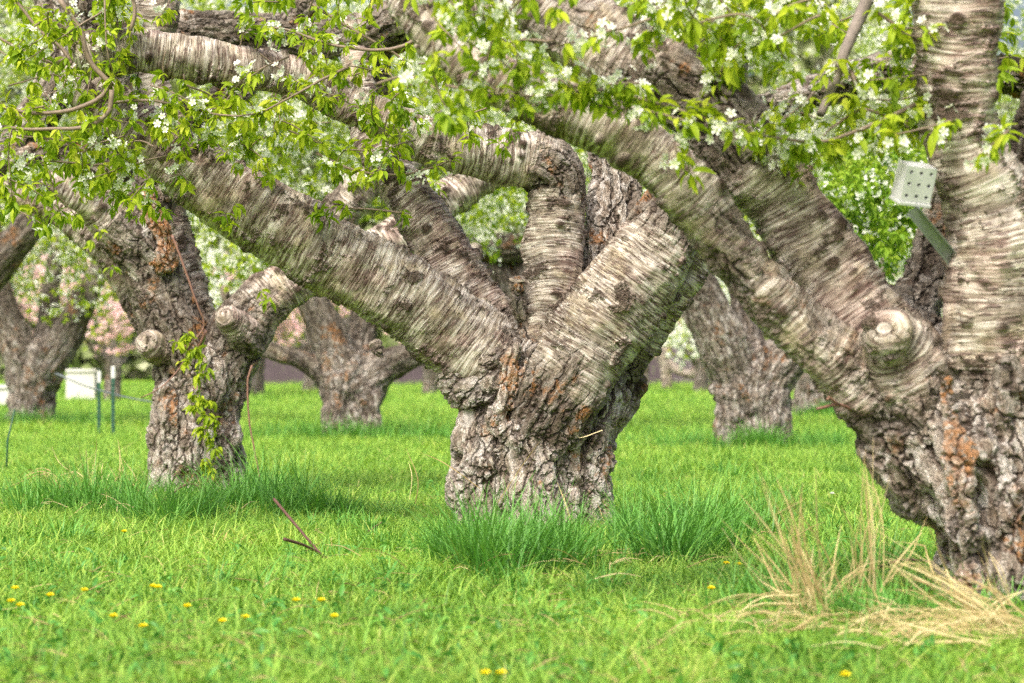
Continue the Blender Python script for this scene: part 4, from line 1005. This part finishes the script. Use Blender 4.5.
def gq(x, y, rx, ry, n, sc_): q = ground_at(x, y); return (q[0], q[1], rx, ry, n, sc_)
def tufts(spots): return [gq(x + rng.normal() * 3, y + rng.normal() * 5, rx, ry, n, h) for (x, y, rx, ry, n, h) in spots]
tall('tall_grass', tufts([(438, 556, .12, .2, 260, .55), (465, 560, .12, .2, 380, .8), (492, 568, .11, .18, 480, .95), (520, 572, .12, .2, 520, .9), (550, 566, .11, .2, 420, .8), (580, 552, .1, .2, 160, .45), (640, 548, .12, .2, 300, .75), (668, 560, .12, .2, 430, .9), (702, 555, .12, .2, 430, .95), (735, 545, .13, .2, 300, .8), (765, 530, .12, .25, 180, .6), (400, 548, .12, .2, 130, .4),
      (540, 540, .5, .2, 260, .4), (610, 585, .2, .2, 120, .35)]), 'dark green tall grass tufts round the foot of the centre tree')
tall('tall_grass', tufts([(25, 500, .2, .3, 240, .55), (62, 512, .2, .3, 420, .8), (98, 520, .2, .25, 460, .9), (135, 512, .15, .3, 300, .65), (165, 522, .16, .2, 380, .7), (200, 515, .16, .2, 380, .75), (232, 520, .14, .2, 300, .8), (268, 508, .15, .3, 360, 1.0), (300, 512, .16, .25, 380, .9), (330, 520, .16, .3, 200, .6), (190, 500, .5, .2, 240, .5), (60, 545, .3, .2, 120, .4), (360, 530, .3, .3, 120, .5)]), 'dark green tall grass tufts round the foot of the left tree')
tall('tall_grass', [gq(850, 625, .22, .35, 500, .5), gq(780, 610, .2, .35, 420, .5), gq(940, 620, .3, .3, 420, .42), gq(1000, 612, .25, .25, 300, .5), gq(870, 570, .2, .3, 300, .5)], 'green tall grass among the straw at the foot of the right tree')
for tr, wd, lab in ((b1, .9, 'dark grass ring round the trunk behind the long limb'), (b2, 1.1, 'dark grass ring round the grey trunk under the fork'), (b3, 1.2, 'dark grass ring round the tree at the far left'), (b4, 1.2, 'dark grass ring round the farthest grey trunk')):
    x_, y_ = tr.base[:2]
    tall('tall_grass', [(x_, y_ - .5, wd, .5, 1500, .8), (x_, y_ + .2, wd * 1.1, .7, 900, .7)], lab)
# mid-lawn tufts
pt = []
for _ in range(46):
    q = ground_at(rng.uniform(0, 1024), rng.uniform(430, 600)); pt.append((q[0], q[1], .12, .1, 60, .42))
tall('tall_grass', pt, 'scattered longer grass tufts in the lawn between the trees')

def ribbon(mb, P, w, rv):
    P = np.asarray(P); T, A, Bn = frames(P); th = rng.uniform(0, 3.14); S = A * math.cos(th) + Bn * math.sin(th)
    ww = (w * (1 - np.linspace(0, 1, len(P)) ** 3 * .8))[:, None] * .5; N = np.cross(T, S) * w * .18
    V = np.concatenate([np.stack([P - S * ww, P + N, P + S * ww], 1).reshape(-1, 3)])
    q = [[i * 3 + j, i * 3 + j + 1, i * 3 + j + 4, i * 3 + j + 3] for i in range(len(P) - 1) for j in (0, 1)]
    mb.add(V, q); rv += [rng.random()] * len(V)
def straw_set(name, label, bundles, w=.0075, loose=0, area=None):
    """bundles: (x0,y0,x1,y1, spread0 px, spread1 px, depth, count, sag)"""
    mb = MB(); rv = []
    for (x0, y0, x1, y1, s0, s1, D, n, sag) in bundles:
        for _ in range(n):
            k = rng.uniform(.55, 1.05); d0 = D + rng.normal() * .07
            a = np.array([x0, y0]) + rng.normal(size=2) * s0; b = np.array([x0, y0]) + (np.array([x1, y1]) - [x0, y0]) * k + rng.normal(size=2) * s1
            m = (a + b) / 2 + rng.normal(size=2) * 5 - [0, sag * rng.uniform(.3, 1.3)]
            P = spline([at(*a, d0), at(*m, d0 - .02), at(*b, d0 + rng.normal() * .1)], .035)[:, :3]
            P[:, 2] = np.maximum(P[:, 2], .008 + .03 * rng.random())
            if rng.random() < .3 and len(P) > 5:      # a kinked stalk
                i = rng.integers(2, len(P) - 2); P[i:] += np.linspace(0, 1, len(P) - i)[:, None] * np.array([rng.normal() * .05, 0, -abs(rng.normal()) * .06])
            ribbon(mb, P, w * rng.uniform(.6, 1.2), rv)
    for _ in range(loose):
        c = np.array([area[0] + rng.normal() * area[2], area[1] + rng.normal() * area[3], .02 + .03 * rng.random()]); az = rng.uniform(0, 6.28); L = rng.uniform(.06, .22); el = abs(rng.normal()) * .25
        d = np.array([math.cos(az) * math.cos(el), math.sin(az) * math.cos(el), math.sin(el)])
        ribbon(mb, spline([c, c + d * L * .5 + [0, 0, .015], c + d * L], .04)[:, :3], w * rng.uniform(.5, 1), rv)
    o = mb.build(name, M['straw'], None, True, {'rv': rv}); tag(o, label, 'dry grass', kind='stuff')
a_ = ground_at(950, 650)
straw_set('dry_grass', 'pale straw stalks heaped before the foot of the right tree', [
    (1015, 640, 875, 548, 9, 12, 8.6, 22, 6), (1020, 650, 900, 580, 16, 20, 8.3, 16, 6), (985, 642, 845, 615, 20, 12, 8.1, 20, 6), (1000, 620, 940, 560, 14, 16, 8.6, 12, 0), (1000, 640, 975, 530, 10, 12, 9.2, 9, 0), (1005, 610, 985, 540, 6, 6, 9.0, 6, 0),
    (880, 650, 1024, 612, 8, 8, 8.4, 10, 2), (890, 640, 858, 555, 6, 6, 8.7, 5, 0), (955, 600, 922, 515, 4, 4, 9.2, 4, 0), (880, 585, 928, 515, 4, 4, 9.0, 3, 0)], .0045, 170, (a_[0], a_[1] + .25, .26, .2))
a_ = ground_at(815, 640)
straw_set('dry_grass', 'upright pale straw clump left of the right tree', [
    (820, 614, 768, 478, 12, 18, 9.0, 44, 2), (815, 612, 800, 525, 14, 16, 9.0, 22, 0), (866, 592, 866, 448, 9, 9, 9.2, 18, 0), (800, 612, 740, 530, 12, 16, 9.0, 14, 0), (852, 600, 851, 518, 4, 3, 9.4, 4, 0), (790, 600, 700, 612, 5, 10, 8.9, 6, 8), (800, 590, 640, 652, 4, 8, 8.8, 3, 14),
    (830, 605, 900, 560, 5, 8, 9.1, 6, 8), (825, 620, 740, 648, 6, 8, 8.5, 7, 5)], .0042, 40, (a_[0], a_[1] + .1, .2, .12))
a_ = ground_at(80, 515)
straw_set('dry_grass', 'thin pale straw stalks standing left of the left tree', [
    (92, 505, 90, 440, 10, 9, 16.8, 16, 0), (112, 505, 110, 455, 8, 6, 16.8, 7, 0), (150, 505, 146, 458, 5, 5, 16.8, 6, 0), (62, 490, 8, 482, 4, 4, 16.8, 7, 10), (85, 500, 50, 450, 8, 6, 16.8, 5, 0), (140, 498, 120, 440, 3, 3, 16.6, 2, 0)], .0055, 40, (a_[0], a_[1] + .1, .35, .25))
a_ = ground_at(570, 575)
straw_set('dry_grass', 'straw wisps leaning on the centre trunk and in its grass', [
    (484, 560, 480, 498, 2, 2, 12.6, 2, 0), (470, 553, 365, 588, 4, 5, 12.2, 4, 12), (500, 500, 550, 432, 2, 4, 13.85, 2, 6), (575, 545, 560, 475, 3, 3, 13.4, 3, 0), (602, 430, 565, 428, 1, 1, 13.9, 1, 0), (590, 560, 600, 500, 10, 10, 13.2, 6, 0), (660, 560, 668, 505, 4, 4, 12.6, 4, 0),
    (415, 500, 402, 445, 3, 3, 13.6, 2, 0), (480, 490, 405, 442, 2, 2, 13.6, 1, 8), (600, 575, 690, 565, 12, 14, 12.0, 8, 4)], .0040, 50, (a_[0], a_[1] + .1, .4, .3))
def litter():
    mb = MB(); rv = []
    for _ in range(1100):
        q = ground_at(rng.uniform(-30, 1050), 440 + 260 * rng.random() ** .8); c = q + [0, 0, .01 + .025 * rng.random()]; az = rng.uniform(0, 6.28); L = rng.uniform(.03, .14)
        d = np.array([math.cos(az), math.sin(az), rng.normal() * .25]); ribbon(mb, [c, c + d * L * .5 + [0, 0, .006], c + d * L], rng.uniform(.0015, .004), rv)
    o = mb.build('dead_grass', M['litter'], None, True, {'rv': rv}); tag(o, 'short bits of dead grass strewn through the lawn', 'litter', kind='stuff')
litter()
def weeds():
    C = np.array([ground_at(rng.uniform(-30, 1050), 425 + 270 * rng.random() ** .9) + [0, 0, .02 + .02 * rng.random()] for _ in range(520)])
    C = np.concatenate([C, C[:300] + rng.normal(size=(300, 3)) * [.05, .05, .004]])
    A = np.tile(np.array([0, 0, .55]), (len(C), 1)) + rng.normal(size=(len(C), 3)) * .2
    o = make_leaves('weeds', C, A, M['tall'], None, (5, 9), (.02, .05), leaf_template(3, .16, .6, .35), .9)
    a = o.data.attributes.new('hv', 'FLOAT', 'POINT')
    tag(o, 'low broad-leaved weeds scattered through the lawn', 'weeds', kind='stuff')
weeds()
# fallen twigs
def fallen(strokes, D, r, lab):
    mb = MB()
    for s_ in strokes:
        P = spline([at(x, y, D + dz) for x, y, dz in s_], .02)[:, :3]; tube(mb, P, np.linspace(r, r * .7, len(P)), 7)
    o = mb.build('fallen_twig', M['twig_dark']); tag(o, lab, 'twig', 'fallen twigs in the grass')
fallen([[(274, 499, .35), (300, 530, .15), (331, 566, 0)], [(284, 539, -.2), (306, 546, -.1), (327, 558, 0)]], 11.9, .0065, 'forked dark red twig lying in the lawn below the hanging shoot')
fallen([[(344, 548, 0), (382, 522, .1)]], 13.6, .005, 'short brown twig poking out of the grass left of the centre tree')
fallen([[(160, 503, 0), (190, 484, .1), (217, 502, -.1), (219, 516, -.1)], [(180, 505, 0), (200, 518, 0)]], 16.4, .007, 'bent reddish twig lying at the foot of the left tree')
fallen([[(880, 566, 0), (905, 560, .1), (935, 562, .2)]], 11.0, .006, 'brown twig half buried in grass beside the right tree')
# dandelions
def dandelion(x, y, white=False):
    z = .055; p = ground_at(x, y, z); q = p.copy(); q[2] = 0
    e = empty('daisy' if white else 'dandelion', q, 'single small white daisy in the lawn left of the right tree' if white else 'small yellow dandelion in bloom in the lawn', 'flower', None if white else 'yellow dandelions dotted over the lawn')
    mb = MB(); tube(mb, np.array([[q[0], q[1], -.01], [q[0] + .003, q[1], z * .5], [q[0], q[1], z]]), .0018, 5); mb.build('stem', M['stem'], e)
    K = 26; V = []; T = []
    for i in range(K):
        a = i * 2.4; u = math.sqrt((i + .5) / K) * 1.35; r = .0115
        d = np.array([math.cos(a), math.sin(a), 0]); s_ = np.array([-d[1], d[0], 0]); tip = p + d * r * math.sin(u) + [0, 0, r * math.cos(u) * .9]
        b0 = p + [0, 0, -.002]; n0 = len(V); V += [b0, tip - s_ * .0032 - [0, 0, .001], tip + d * .003, tip + s_ * .0032 + [0, 0, .001]]; T.append([n0, n0 + 1, n0 + 2, n0 + 3])
    mesh_obj('flower_head', V, np.array(T), M['daisy' if white else 'dandelion'], e, False)
for x, y in ((15, 589), (50, 596), (11, 602), (84, 591), (124, 532), (153, 587), (158, 588), (187, 607), (143, 627), (222, 622), (245, 618), (113, 617), (20, 606), (296, 601), (321, 601), (485, 674), (501, 674), (334, 617), (726, 564), (738, 565), (711, 589), (845, 676)):
    dandelion(x, y)
dandelion(832, 494, True)

# ================================================================== camera, light, world
cam = bpy.data.cameras.new('camera'); co = bpy.data.objects.new('camera', cam); COL.objects.link(co)
co.location = (0, 0, H); co.rotation_euler = (math.radians(90), 0, 0)
cam.sensor_width = 36.0; cam.lens = F * 36.0 / 1024.0; cam.shift_y = (HZ - 341.5) / 1024.0
cam.clip_start = 0.5; cam.clip_end = 2000
cam.dof.use_dof = True; cam.dof.focus_distance = 13.4; cam.dof.aperture_fstop = 4.8
sc.camera = co
EL, AZ = 52.0, 205.0      # sun elevation, compass direction (from +Y, clockwise)
W = bpy.data.worlds.new('World'); sc.world = W; W.use_nodes = True
nt = W.node_tree; nt.nodes.clear()
sky = nt.nodes.new('ShaderNodeTexSky'); sky.sky_type = 'NISHITA'; sky.sun_disc = False
sky.sun_elevation = math.radians(EL); sky.sun_rotation = math.radians(AZ); sky.air_density = 0.8; sky.dust_density = 8.0; sky.ozone_density = 1.0
bg = nt.nodes.new('ShaderNodeBackground'); bg.inputs[1].default_value = 0.15
wo = nt.nodes.new('ShaderNodeOutputWorld'); nt.links.new(sky.outputs[0], bg.inputs[0]); nt.links.new(bg.outputs[0], wo.inputs[0])
sd = bpy.data.lights.new('sun', 'SUN'); sd.energy = 1.7; sd.angle = math.radians(12); sd.color = (1.0, 0.96, 0.90)
so = bpy.data.objects.new('sun', sd); COL.objects.link(so)
az = math.radians(AZ); el = math.radians(EL)
d = np.array([math.sin(az) * math.cos(el), math.cos(az) * math.cos(el), math.sin(el)])   # towards the sun
from mathutils import Vector
so.rotation_euler = Vector(d).to_track_quat('Z', 'Y').to_euler()
so.location = (0, 0, 20)
vs = sc.view_settings; vs.view_transform = 'Standard'; vs.look = 'None'; vs.exposure = 1.02; vs.gamma = 1.0; vs.use_curve_mapping = False
sc.render.engine = 'CYCLES'
cy_ = sc.cycles; cy_.use_denoising = False; cy_.max_bounces = 5; cy_.diffuse_bounces = 2; cy_.glossy_bounces = 2; cy_.transmission_bounces = 4; cy_.transparent_max_bounces = 4
cy_.use_adaptive_sampling = True; cy_.adaptive_threshold = 0.025
try: cy_.denoiser = 'OPENIMAGEDENOISE'
except Exception: pass
print('BUILD', round(time.time() - T0, 1), 's', len(bpy.data.objects), 'objects')
